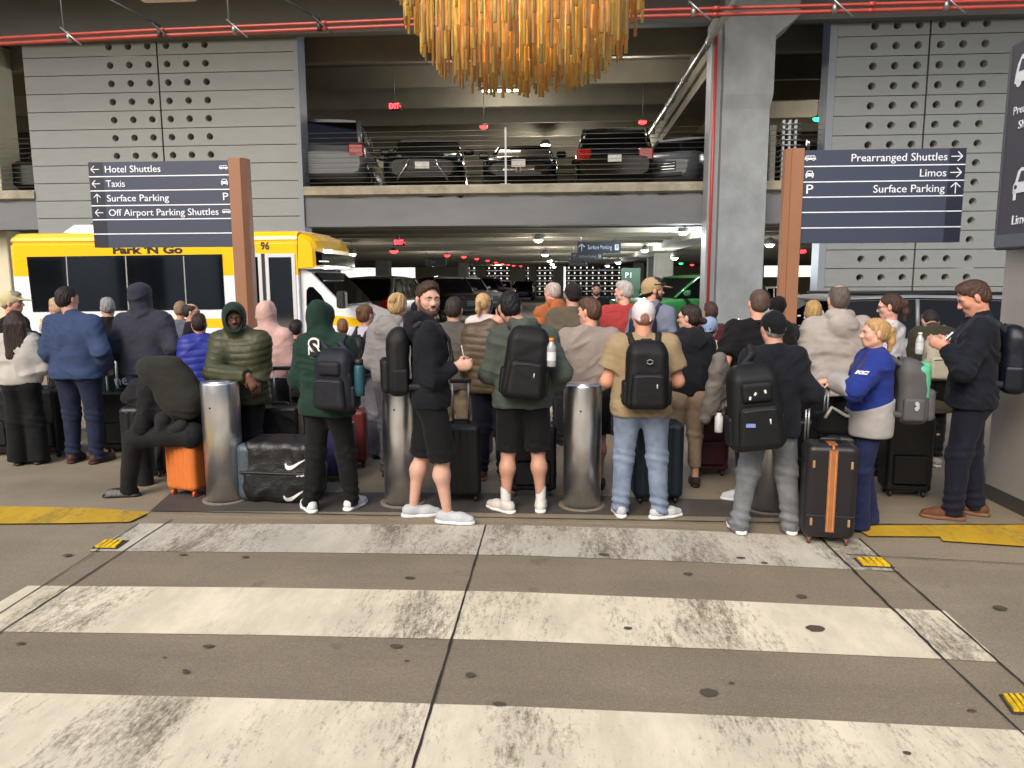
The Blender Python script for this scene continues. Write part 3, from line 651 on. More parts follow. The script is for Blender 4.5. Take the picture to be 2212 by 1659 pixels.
for (x, y, e) in ((-2.6, 20.6, 170), (1.6, 20.6, 170), (-2, 24, 260), (4.2, 44, 420), (-8, 36, 420), (-14, 24, 300), (9, 26, 300), (2.5, 33, 350), (-3.5, 46, 350)):  # fill lamps added to brighten the upper deck ceiling
    t = thing('garage_lamp', 'unseen ceiling lamp added to brighten the upper deck', 'lamp', (x, y, ZC2+.1), 0, 'upper deck lamps'); m = MB(); m.box(-.6, .6, -.08, .08, 0, .1, .02); part('housing', m, HOUS, t)
    m = MB(); m.box(-.57, .57, -.06, .06, -.03, 0); part('lens', m, LAMP, t)
    ld = bpy.data.lights.new('lamp_light', 'POINT'); ld.energy = e*.22; ld.color = (1, .96, .88); ld.shadow_soft_size = .3
    lo = bpy.data.objects.new('lamp_light', ld); COL.objects.link(lo); lo.parent = t; lo.location = (0, 0, -.62)
def space_lamp(u, v, Y, ztop, mat, lab, grp):
    p = at(u, v, Y); t = thing('parking_lamp', lab, 'indicator lamp', p, 0, grp)
    m = MB(); m.lathe([(.05, .09), (.13, .05), (.13, .02)], n=12); part('housing', m, HOUS, t)
    m = MB(); m.lathe([(.125, .02), (.11, -.03), (.05, -.06), (.005, -.065)], n=12); part('lens', m, mat, t)
    m = MB(); m.tube([(0, 0, .08), (0, 0, max(.2, ztop-p.z))], .01, 6); part('stem', m, HOUS, t)
for (u, v, Y) in [(851, 543, 22), (966, 552, 32), (1002, 555, 38), (1030, 559, 44), (1053, 563, 50), (1071, 567, 56), (1085, 570, 62), (1098, 572, 66), (1110, 574, 70), (1125, 575, 74), (1495, 572, 48), (1520, 575, 52)]:
    space_lamp(u, v, Y, ZC1, REDL, 'red parking indicator lamp hanging from the ground floor garage ceiling', 'red indicator lamps of the ground floor')
space_lamp(1471, 569, 48, ZC1, GRNL, 'green parking indicator lamp among the red ones, left of the column', 'green indicator lamps')
for (u, v, Y, lab) in ((1045, 274, 23, 'red indicator lamp above the middle car on the upper deck'), (1388, 264, 23, 'red indicator lamp left of the galvanised pipe on the upper deck')):
    space_lamp(u, v, Y, ZC2, REDL, lab, 'red indicator lamps of the upper deck')
space_lamp(1766, 257, 22, ZC2, GRNL, 'green indicator lamp by the right perforated wall on the upper deck', 'green indicator lamps')
def exit_sign(u, v, Y, ztop, lab, w=.36, h=.2):
    p = at(u, v, Y); t = thing('exit_sign', lab, 'exit sign', p, 0, 'red exit signs')
    m = MB(); m.box(-w/2, w/2, -.03, .03, -h/2, h/2, .01); part('case', m, M('exit_case', (40, 8, 8), .5), t)
    lettering('lettering', 'EXIT', h*.98, t, M('exit_red', (255, 52, 60), .5, emit=3.5), (-w*.45, -.033, 0), bold=.006, width=w*.8)
    m = MB(); m.prism([(w*.40, -.032, .03), (w*.47, -.032, 0), (w*.40, -.032, -.03)], (0, -.003, 0)); part('arrow', m, M('exit_red', (255, 52, 60), .5, emit=3.5), t)
    m = MB(); m.tube([(0, 0, h/2), (0, 0, ztop-p.z)], .012, 6); part('stem', m, HOUS, t)
exit_sign(853, 230, 21.5, ZC2+.4, 'red EXIT sign hanging over the cars of the upper deck')
exit_sign(863, 524, 23.5, ZC1, 'red EXIT sign hanging above the nose of the bus')
exit_sign(1735, 544, 36, ZC1, 'tiny red EXIT sign right of the right signpost', .3, .22)
def hung(u0, u1, v, Y, h, lab, txt='Surface Parking', dim=False):
    a, c = at(u0, v, Y), at(u1, v, Y); w = c.x-a.x; t = thing('hanging_sign', lab, 'hanging sign', (a.x, Y, a.z), 0, 'signs hung in the garage')
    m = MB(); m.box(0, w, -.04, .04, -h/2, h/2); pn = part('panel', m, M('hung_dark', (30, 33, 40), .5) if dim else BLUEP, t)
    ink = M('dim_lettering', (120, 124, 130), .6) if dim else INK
    ar = arrow(pn, w*.1, -.043, 0, h*.62, (0, 1)); 
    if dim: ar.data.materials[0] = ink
    lettering('lettering', txt, h*.5, pn, ink, (w*.24, -.042, 0), width=w*.55 if len(txt) > 5 else w*.25)
    if len(txt) > 5:
        m = MB(); m.box(w*.86, w*.95, -.045, -.041, -h*.25, h*.25); b = part('parking_badge', m, ink, pn)
        lettering('lettering', 'P', h*.4, b, BLUEP, (w*.885, -.047, 0))
    for f in (.08, .85): m = MB(); m.tube([(w*f, 0, h/2), (w*f, 0, ZC1-a.z)], .018, 6); part('hanger_rod', m, GALV, t)
hung(1247, 1341, 535, 24, .36, 'nearest slate Surface Parking sign hanging in the garage')
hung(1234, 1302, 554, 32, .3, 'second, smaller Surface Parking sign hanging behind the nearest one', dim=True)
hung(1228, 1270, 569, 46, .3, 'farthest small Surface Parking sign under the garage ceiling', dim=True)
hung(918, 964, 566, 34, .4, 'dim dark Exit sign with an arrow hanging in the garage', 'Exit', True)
# green level sign and booth board by the far column
p = at(1362, 600, 33); t = thing('level_sign', 'green P1 level board on the column inside the garage', 'sign', (p.x, 33, p.z)); m = MB(); m.box(-.4, .42, -.04, .04, -.5, .42); part('board', m, M('green_board', (24, 72, 48), .5), t)
lettering('lettering', 'P1', .34, t, INK, (-.25, -.044, .1))
m = MB(); m.box(-.42, .44, -.02, .06, -p.z, -.5); part('stand', m, M('green_dark', (30, 70, 50), .6), t)
# ============================================================ vehicles
GLASS = M('dark_glass', (7, 8, 9), .06, 0, spec=.22); RUBBER = M('tyre_rubber', (22, 22, 23), .8); RIM = M('alloy_rim', (150, 152, 156), .3, .9)
CHROME = M('chrome', (210, 212, 215), .12, 1.); LENS = M('headlamp_lens', (120, 128, 136), .12, .4, spec=.6); TAIL = M('tail_lens', (150, 14, 18), .15, coat=.5); PLATE = M('number_plate', (205, 208, 205), .5, var=.3, vs=30); BLK = M('black_plastic', (26, 27, 29), .5)
def paint(name, c): return M(name, c, .14 if sum(c) < 60 else .28, .0 if sum(c) < 60 else .3, coat=.0 if sum(c) < 60 else .3, spec=.35, var=.04, vs=2)
def interp(tab, y):
    ys = [a[0] for a in tab]; return [float(np.interp(y, ys, [a[k] for a in tab])) for k in range(1, len(tab[0]))]
# along the length (front at -Y): y, bottom z, belt z, half width ; cabin: y at belt front, roof front, roof rear, belt rear, roof z
KIND = {
 'suv':    dict(L=4.7, W=.95, body=[(-2.35, .42, .80, .70), (-2.22, .30, .98, .88), (-1.9, .26, 1.06, .94), (-.9, .25, 1.12, .95), (1.2, .25, 1.14, .95), (2.1, .28, 1.14, .93), (2.30, .38, 1.02, .88), (2.36, .45, .85, .80)], cab=(-1.0, -.2, 1.75, 2.22, 1.70), wt=.72),
 'sedan':  dict(L=4.8, W=.91, body=[(-2.4, .40, .66, .66), (-2.26, .28, .80, .84), (-1.9, .22, .88, .90), (-.9, .2, .96, .91), (1.2, .2, 1.0, .91), (2.1, .25, 1.02, .88), (2.36, .34, .96, .82), (2.42, .42, .8, .74)], cab=(-1.0, -.1, 1.05, 1.95, 1.44), wt=.64),
 'pickup': dict(L=5.6, W=.99, body=[(-2.8, .55, 1.0, .80), (-2.68, .42, 1.16, .95), (-2.2, .36, 1.22, .99), (-1.1, .36, 1.26, .99), (1.0, .36, 1.28, .99), (2.6, .4, 1.28, .97), (2.8, .48, 1.22, .95)], cab=(-1.15, -.55, .75, 1.0, 1.92), wt=.78),
 'van':    dict(L=5.0, W=.98, body=[(-2.5, .42, .72, .70), (-2.35, .28, .88, .9), (-1.9, .22, 1.0, .96), (-1.2, .2, 1.05, .98), (1.5, .2, 1.07, .98), (2.3, .24, 1.08, .95), (2.48, .36, 1.0, .9), (2.52, .45, .85, .84)], cab=(-1.75, -.7, 2.1, 2.44, 1.66), wt=.80),
}
def car(label, kind, col, loc, rz, cat='car', name='parked_car', group='cars parked on the upper deck', plate=None, grille='slat', s=1., sz=1.):
    K = KIND[kind]; t = thing(name, label, cat, loc, rz, group); t.scale = (s, s, s*sz)
    pm = paint('car_paint_%d_%d_%d' % col, col); L, W = K['L'], K['W']
    m = MB(); rings = []
    for y in np.linspace(-L/2, L/2, 26):
        y = float(np.clip(y, K['body'][0][0], K['body'][-1][0])); b, z, w = interp(K['body'], y); zm = b+(z-b)*.5
        half = [(w*.80, b), (w*.95, b+.06), (w, zm), (w*.985, z-.10), (w*.93, z-.02), (w*.80, z+.005), (w*.4, z+.025)]
        rings.append([(x, y, zz) for x, zz in half]+[(-x, y, zz) for x, zz in reversed(half)])
    m.loft(rings, smooth=True)
    m.f = m.f; body = part('body', m, pm, t)
    c0_, c1_, c2_, c3_, zr_ = K['cab']; wt = K['wt']
    def zb(y): return interp(K['body'], y)[1]-.015
    def ring(y, x, z): return (x, y, z)
    secs = [(c0_, W*.86, zb(c0_)+.01, W*.86, zb(c0_)+.02), (c1_, W*.92, zb(c1_), wt, zr_-.05), ((c1_*.6+c2_*.4), W*.93, zb(0), wt+.01, zr_-.015), (c2_, W*.92, zb(c2_), wt, zr_-.05), (c3_, W*.86, zb(c3_)+.01, W*.84, zb(c3_)+.03)]
    m = MB(); m.loft([[(a, y, z0), (b, y, z1), (-b, y, z1), (-a, y, z0)] for (y, a, z0, b, z1) in secs]); part('windows', m, GLASS, t)
    m = MB(); e = .012
    m.loft([[(b*1.01, y, z1-.03), (b*.97, y, z1+.035), (b*.5, y, z1+.06), (-b*.5, y, z1+.06), (-b*.97, y, z1+.035), (-b*1.01, y, z1-.03)] for (y, a, z0, b, z1) in secs[1:4]], smooth=True); part('roof', m, pm, t)
    for sg in (1, -1):
        PL = [((sg*W*.87, c0_, zb(c0_)+.03), (sg*(wt+.01), c1_, zr_-.04), .04), ((sg*W*.86, c3_, zb(c3_)+.03), (sg*(wt+.01), c2_, zr_-.04), .06)]
        for f in ((.42, .66) if kind != 'pickup' else (.5,)):
            y = c1_+(c2_-c1_)*f; PL.append(((sg*(W*.925), y, zb(y)), (sg*(wt+.012), y, zr_-.04), .03))
        for pa, pb, rr in PL: m = MB(); m.tube([pa, pb], rr, 6); part('window_pillar', m, pm, t)
        m = MB(); y = c0_+.25; zz = zb(y)+.08; m.box(sg*W*.95, sg*(W+.2), y-.06, y+.05, zz, zz+.15, .04); part('mirror', m, pm, t)
        b, z, w = interp(K['body'], -L/2+.14)
        m = MB(); m.loft([[(sg*w*.52, -L/2+.03, z-.17), (sg*w*.98, -L/2+.14, z-.13), (sg*w*1.0, -L/2+.3, z-.03), (sg*w*.55, -L/2+.08, z-.05)], [(sg*w*.5, -L/2+.3, z-.18), (sg*w*.9, -L/2+.4, z-.13), (sg*w*.9, -L/2+.5, z-.06), (sg*w*.5, -L/2+.3, z-.06)]]); part('headlight', m, LENS, t)
        m = MB(); b, z, w = interp(K['body'], L/2-.12); hh = .30 if kind in ('suv', 'pickup', 'van') else .16
        m.box(sg*w*.62, sg*w*1.0, L/2-.25, L/2-.0, z-.10-hh*.6, z-.10+hh*.4, .03); part('taillight', m, TAIL, t)
        for y in (-L*.31, L*.29):
            r = .36 if kind in ('suv', 'pickup', 'van') else .33
            a = MB(); a.lathe([(r*.68, -.11), (r*.97, -.11), (r, -.07), (r, .07), (r*.97, .11), (r*.68, .11)], n=22, axis='x', cap=False); wo = part('wheel', a, RUBBER, t); wo.location = (sg*(W-.10), y, r)
            a = MB(); a.lathe([(r*.69, sg*.09), (r*.6, sg*.075), (.04, sg*.06), (.002, sg*.06)], n=18, axis='x', cap=False)
            for kk in range(5):
                g = 2*math.pi*kk/5; a.tube([(sg*.08, .03*math.cos(g), .03*math.sin(g)), (sg*.095, r*.66*math.cos(g), r*.66*math.sin(g))], .028, 5)
            part('rim', a, RIM, wo)
    b, z, w = interp(K['body'], -L/2+.05); m = MB()
    m.box(-w*.55, w*.55, -L/2-.012, -L/2+.1, z-.34, z-.09, .02); m.box(-w*.75, w*.75, -L/2-.015, -L/2+.1, b+.02, b+.12, .02); part('grille', m, BLK, t)
    m = MB()
    if grille == 'slat':
        for k in range(3): m.box(-w*.5, w*.5, -L/2-.02, -L/2, z-.30+k*.07, z-.285+k*.07)
    elif grille == 'spindle':
        b2 = MB(); b2.tube([(-.30, -L/2-.03, z-.06), (-.36, -L/2-.04, z-.22), (-.58, -L/2-.03, z-.56)], .022, 6); part('grille_bar', b2, CHROME, t)
        m.tube([(.30, -L/2-.03, z-.06), (.36, -L/2-.04, z-.22), (.58, -L/2-.03, z-.56)], .022, 6)
    elif grille == 'cross':
        m.box(-w*.5, -.06, -L/2-.02, -L/2, z-.21, z-.18); m.box(.06, w*.5, -L/2-.02, -L/2, z-.21, z-.18); m.box(-.06, -.03, -L/2-.02, -L/2, z-.26, z-.11); m.box(.03, .06, -L/2-.02, -L/2, z-.26, z-.11)
    part('grille_bar', m, CHROME, t)
    for yy, on in ((-L/2-.03, plate in ('front', 'both')), (L/2+.03, plate in ('rear', 'both'))):
        if on:
            sg = -1 if yy < 0 else 1; zz = (b+.30) if yy < 0 else interp(K['body'], L/2-.1)[1]-.22
            m = MB(); m.box(-.16, .16, yy-.012 if sg < 0 else yy-.02, yy+.02 if sg < 0 else yy+.012, zz-.085, zz+.085); part('number_plate', m, PLATE, t)
    if kind == 'van':
        for sg in (1, -1): m = MB(); m.tube([(sg*.68, c1_+.15, zr_+.04), (sg*.68, c2_-.1, zr_+.04)], .025, 6); part('roof_rail', m, BLK, t)
        for sg in (1, -1): m = MB(); m.box(sg*(W+.002), sg*(W-.03), -.55, 1.9, .55, .58); part('door_trim', m, BLK, t)
    return t
PI = math.pi
def upper(u, Yc, *a, **k): p = at(u, 380, YF+.9); return car(*a[:3], (p.x, Yc, ZL2-.12), *a[3:], **k)
KD = (8, 9, 10)
upper(680, 21.6, 'silver boxy car with red tail lights beside the left perforated wall, upper deck', 'suv', (96, 98, 102), PI+R(8), s=1.14, plate=None)
upper(893, 21.8, 'black car with slanted chrome grille and white plate, facing out of the upper deck', 'suv', KD, R(6), plate='front', grille='spindle', s=1.12, sz=.92)
upper(1121, 21.8, 'black car with split chrome grille under a glowing lamp, upper deck middle', 'sedan', (8, 9, 12), R(0), plate='front', grille='cross', s=1.08, sz=1.0)
upper(1338, 21.8, 'black car with red tail lights backed to the railing, left of the girder', 'suv', (8, 9, 10), PI-R(3), plate='rear', s=1.06, sz=.92)
upper(1512, 21.9, 'silver car cut by the column at the right of the upper deck', 'suv', (92, 97, 104), R(-24), s=1.0)
upper(1750, 22.2, 'black car between the column and the right perforated wall, upper deck', 'sedan', (8, 9, 10), R(-28), s=1.12)
upper(45, 22.2, 'dark car with one red tail light at the left end of the upper deck', 'sedan', (26, 28, 32), PI+R(4), s=1.05)
GG = 'vehicles parked in the ground floor garage'
def lower(u, v, Y, *a, **k): p = at(u, v, Y); return car(*a[:3], (p.x, Y, 0), *a[3:], group=GG, **k)
lower(840, 600, 25, 'grey pickup or utility seen from behind, right of the bus nose', 'suv', (84, 86, 88), PI-R(6), s=1.12, sz=1.0)
lower(770, 600, 29, 'dark car half hidden between the bus nose and the grey one', 'sedan', (22, 24, 26), R(70), s=1.1)
lower(958, 612, 33, 'dark pickup truck parked behind the head of the bearded man', 'pickup', (34, 36, 40), R(38))
lower(1000, 612, 40, 'grey pickup truck with chrome bumper, second of the row in the garage', 'pickup', (112, 114, 118), R(38))
lower(1032, 612, 48, 'black pickup truck, third of the row in the garage', 'pickup', (26, 28, 32), R(38))
lower(1050, 612, 56, 'silver truck farthest in the diagonal row in the garage', 'pickup', (140, 142, 145), R(38))
lower(1089, 615, 68, 'small white car seen from behind at the far end of the garage', 'suv', (205, 207, 208), PI)
lower(1131, 615, 67, 'black car beside the small white one at the far garage end', 'suv', (18, 19, 22), 0)
lower(1483, 620, 23.2, 'green painted service truck left of the concrete column', 'suv', (44, 92, 50), R(-62), s=1.12, sz=1.0)
lower(1690, 615, 32, 'white sedan behind the right signpost in the garage', 'sedan', (215, 216, 214), R(80))
lower(1545, 612, 38, 'dark car beyond the green truck in the garage', 'suv', (30, 32, 36), R(30))
# silver van by the kerb
vx = at(1900, 760, 11.0).x
van = car('silver van at the kerb with white lettering on its black window', 'van', (172, 172, 166), (vx-.1, 11.6, 0), -PI/2, 'van', 'shuttle_van', 'shuttle vehicles in the lane', s=1.0, sz=.94)
vp = [at(1713, 680, 10.62), at(1713, 702, 10.62)]
m = MB(); a = at(1690, 655, 10.64); c = at(1800, 720, 10.64)
m.prism([(at(u_, v_, 10.64).x-van.location.x, 0, at(u_, v_, 10.64).z) for u_, v_ in ((1693, 722), (1800, 722), (1800, 650), (1766, 650), (1740, 657), (1718, 670), (1693, 682))], (0, .012, 0))
wp = part('window_panel', m, GLASS, van); wp.matrix_world = Matrix.Identity(4)
wp.parent = None
# the panel and its lettering are given in world axes: undo the van's turn
wp.parent = van; wp.matrix_parent_inverse = (Matrix.Rotation(-PI/2, 4, 'Z') @ Matrix.Diagonal((1, 1, .94, 1))).inverted(); wp.location = (0, -.98, 0)
for txt, v in (('- AVA', 680), ('- PR', 702)):
    p = at(1722, v, 10.62); o = lettering('lettering', txt, .155, wp, INK, (p.x-van.location.x, -.004, p.z), bold=.004)
# ============================================================ the yellow and white shuttle bus
def bus():
    YB_ = 14.5; W = 2.4
    P = lambda u, v: at(u, v, YB_)
    ox = P(330, 600).x; t = thing('shuttle_bus', 'yellow and white shuttle bus number 96 stopped at the island', 'shuttle bus', (ox, YB_, 0), 0, 'shuttle vehicles in the lane')
    x = lambda u, v=600: P(u, v).x-ox
    z = lambda v, u=330: P(u, v).z
    YELP = M('bus_yellow', (238, 186, 12), .25, coat=.7, var=.03, vs=1); WHT = M('bus_white', (226, 228, 232), .3, coat=.5); BLKT = M('black_lettering', (14, 14, 16), .5)
    x0, x1 = x(24), x(644); zr = z(499); zb = z(596)
    def ring(zz, i):
        a, b_, c, d = x0+i, x1, i, W-i; r = .12
        return [(a+r, c, zz), (b_, c, zz), (b_, d, zz), (a+r, d, zz), (a+.03, d-.03, zz), (a, d-r, zz), (a, c+r, zz), (a+.03, c+.03, zz)]
    m = MB(); m.cur = 0; m.loft([ring(.34, .03), ring(.4, 0), ring(zb, 0)]); part('body', m, WHT, t)
    m = MB(); m.loft([ring(zb+.001, 0), ring(z(540), 0), ring(z(528), .0), ring(z(527), .025), ring(z(522), .025), ring(z(519), .0), ring(zr-.12, .02), ring(zr-.03, .1), ring(zr, .28)]); part('upper_body', m, YELP, t)
    # yellow cap over the cab
    pr = [(644, 499), (655, 500), (670, 506), (682, 517), (690, 536), (693, 577), (676, 578), (644, 580)]
    pf = [(x(u, v), z(v, u)) for u, v in pr]; cx_ = x1; cz = sum(p[1] for p in pf)/len(pf)
    def slab(f, y): return [(cx_+(a-cx_)*f, y, cz+(b_-cz)*(f if b_ > cz else 1)) for a, b_ in pf]
    m = MB(); m.loft([slab(.66, .0), slab(.84, .1), slab(.94, .3), slab(1, .8), slab(1, W-.8), slab(.94, W-.3), slab(.84, W-.1), slab(.66, W)]); part('front_cap', m, YELP, t)
    m = MB(); m.prism([(x(u, v), .06, z(v, u)) for u, v in ((678, 541), (693, 546), (695, 572), (679, 573))], (0, W-.12, 0)); part('marker_window', m, GLASS, t)
    # cab: white nose with slanted windscreen
    pr = [(644, 578), (700, 583), (668, 592), (692, 606), (776, 660), (822, 680), (848, 700), (856, 730), (858, 800)]
    pr = [(644, 578), (666, 588), (740, 664), (786, 682), (812, 698), (822, 725), (825, 760)]
    pf = [(x(u, v), z(v, u)) for u, v in pr]+[(x(825), .38), (x1, .38)]
    m = MB(); m.loft([[(a, .12, b_) for a, b_ in pf], [(a, .2, b_+.01) for a, b_ in pf], [(a, W-.2, b_+.01) for a, b_ in pf], [(a, W-.12, b_) for a, b_ in pf]]); part('cab', m, WHT, t)
    m = MB(); m.prism([(x(u, v), .2, z(v, u)) for u, v in ((672, 593), (674, 588), (742, 658), (738, 664))], (0, W-.4, 0)); part('windscreen', m, GLASS, t)
    m = MB(); m.prism([(x(u, v), .116, z(v, u)) for u, v in ((658, 628), (663, 620), (672, 620), (690, 638), (703, 662), (658, 662))], (0, -.012, 0)); part('cab_window', m, GLASS, t)
    m = MB(); m.box(x(640), x(694), .02, W-.02, z(583), z(578), .01); part('cap_lip', m, WHT, t)
    m = MB(); m.prism([(x(u, v), .118, z(v, u)) for u, v in ((700, 680), (760, 687), (815, 700), (819, 712), (760, 706), (700, 701))], (0, -.008, 0)); part('nose_stripe', m, YELP, t)
    m = MB(); m.prism([(x(u), .0, z(v)) for u, v in ((78, 688), (500, 688), (500, 708), (78, 708))], (0, -.006, 0)); part('side_stripe', m, YELP, t)
    # windows
    m = MB(); m.prism([(x(u, v), 0, z(v, u)) for u, v in ((58, 555), (480, 549), (487, 668), (72, 674))], (0, -.012, 0)); part('window_band', m, M('bus_glass', (8, 9, 11), .05, spec=.9), t)
    for u0, u1 in ((144, 151), (272, 279), (397, 404)):
        m = MB(); m.prism([(x(u0-1, 554), -.012, z(553, u0)), (x(u0+1.5, 554), -.012, z(553, u0)), (x(u1+1.5, 670), -.012, z(670, u1)), (x(u1-1, 670), -.012, z(670, u1))], (0, -.008, 0)); part('window_bar', m, M('window_bar', (150, 152, 150), .4, .4), t)
    for (ua, ub) in ((508, 568), (576, 640)):
        m = MB(); xa, xb = x(ua, 620), x(ub, 620); zt_, zb_ = z(548, ua), .45; f = .07
        for (a, b_, c, d) in ((xa, xa+f, zb_, zt_), (xb-f, xb, zb_, zt_), (xa+f, xb-f, zt_-f, zt_), (xa+f, xb-f, zb_, zb_+.2)): m.box(a, b_, -.02, .0, c, d)
        dl = part('door_leaf', m, M('door_frame', (205, 208, 212), .35, .3), t)
        m = MB(); m.box(xa+f, xb-f, -.01, .0, zb_+.2, zt_-f); part('door_glass', m, M('bus_glass', (8, 9, 11), .05, spec=.9), dl)
    m = MB(); m.box(x(568, 620)+.005, x(576, 620)-.005, -.012, 0, .45, z(548, 570)); part('door_seal', m, BLK, t)
    # roof unit
    m = MB(); a, b_ = x(94, 490), x(212, 490); zt_ = z(481, 150); m.loft([[(a, .5, zr-.02), (b_, .5, zr-.02), (b_, 1.9, zr-.02), (a, 1.9, zr-.02)], [(a+.25, .6, zt_), (b_-.15, .6, zt_), (b_-.15, 1.8, zt_), (a+.25, 1.8, zt_)]]); part('roof_unit', m, WHT, t)
    m = MB(); m.box(a+.45, b_-.2, .8, 1.5, zt_, zt_+.05, .02); part('roof_vent', m, BLK, t)
    pk = lettering('lettering', "Park 'N Go", .2, t, BLKT, (x(243, 541), -.004, z(540.5, 318)), bold=.009, width=x(394, 541)-x(243, 541))
    lettering('lettering', '96', .2, t, BLKT, (x(563, 532), -.004, z(532, 572)), bold=.006, width=x(582, 532)-x(563, 532))
    lettering('lettering', '.co', .17, t, BLKT, (x(368, 698), -.009, z(698, 380)), bold=.006)
    for (u) in (150, 700):
        wx = x(u, 800)
        wo = MB(); wo.lathe([(.26, -.12), (.38, -.12), (.40, -.06), (.40, .1)], n=24, axis='y', cap=False); w_ = part('wheel', wo, RUBBER, t); w_.location = (wx, .1, .40)
        wo = MB(); wo.lathe([(.27, -.1), (.1, -.06), (.01, -.06)], n=20, axis='y', cap=False); part('rim', wo, RIM, w_)
    m = MB(); m.tube([(x(735, 600), -.05, z(640, 735)), (x(745, 600), -.3, z(640, 740))], .02, 6); m.box(x(738), x(756), -.42, -.2, z(665, 745), z(628, 745), .03); part('mirror', m, BLK, t)
    m = MB(); m.box(x(690), x(704), .0, .25, z(566, 700), z(563, 700), .005); part('marker_arm', m, WHT, t)
bus()
_mats['bus_glass'].node_tree.nodes['Principled BSDF'].inputs['IOR'].default_value = 2.4
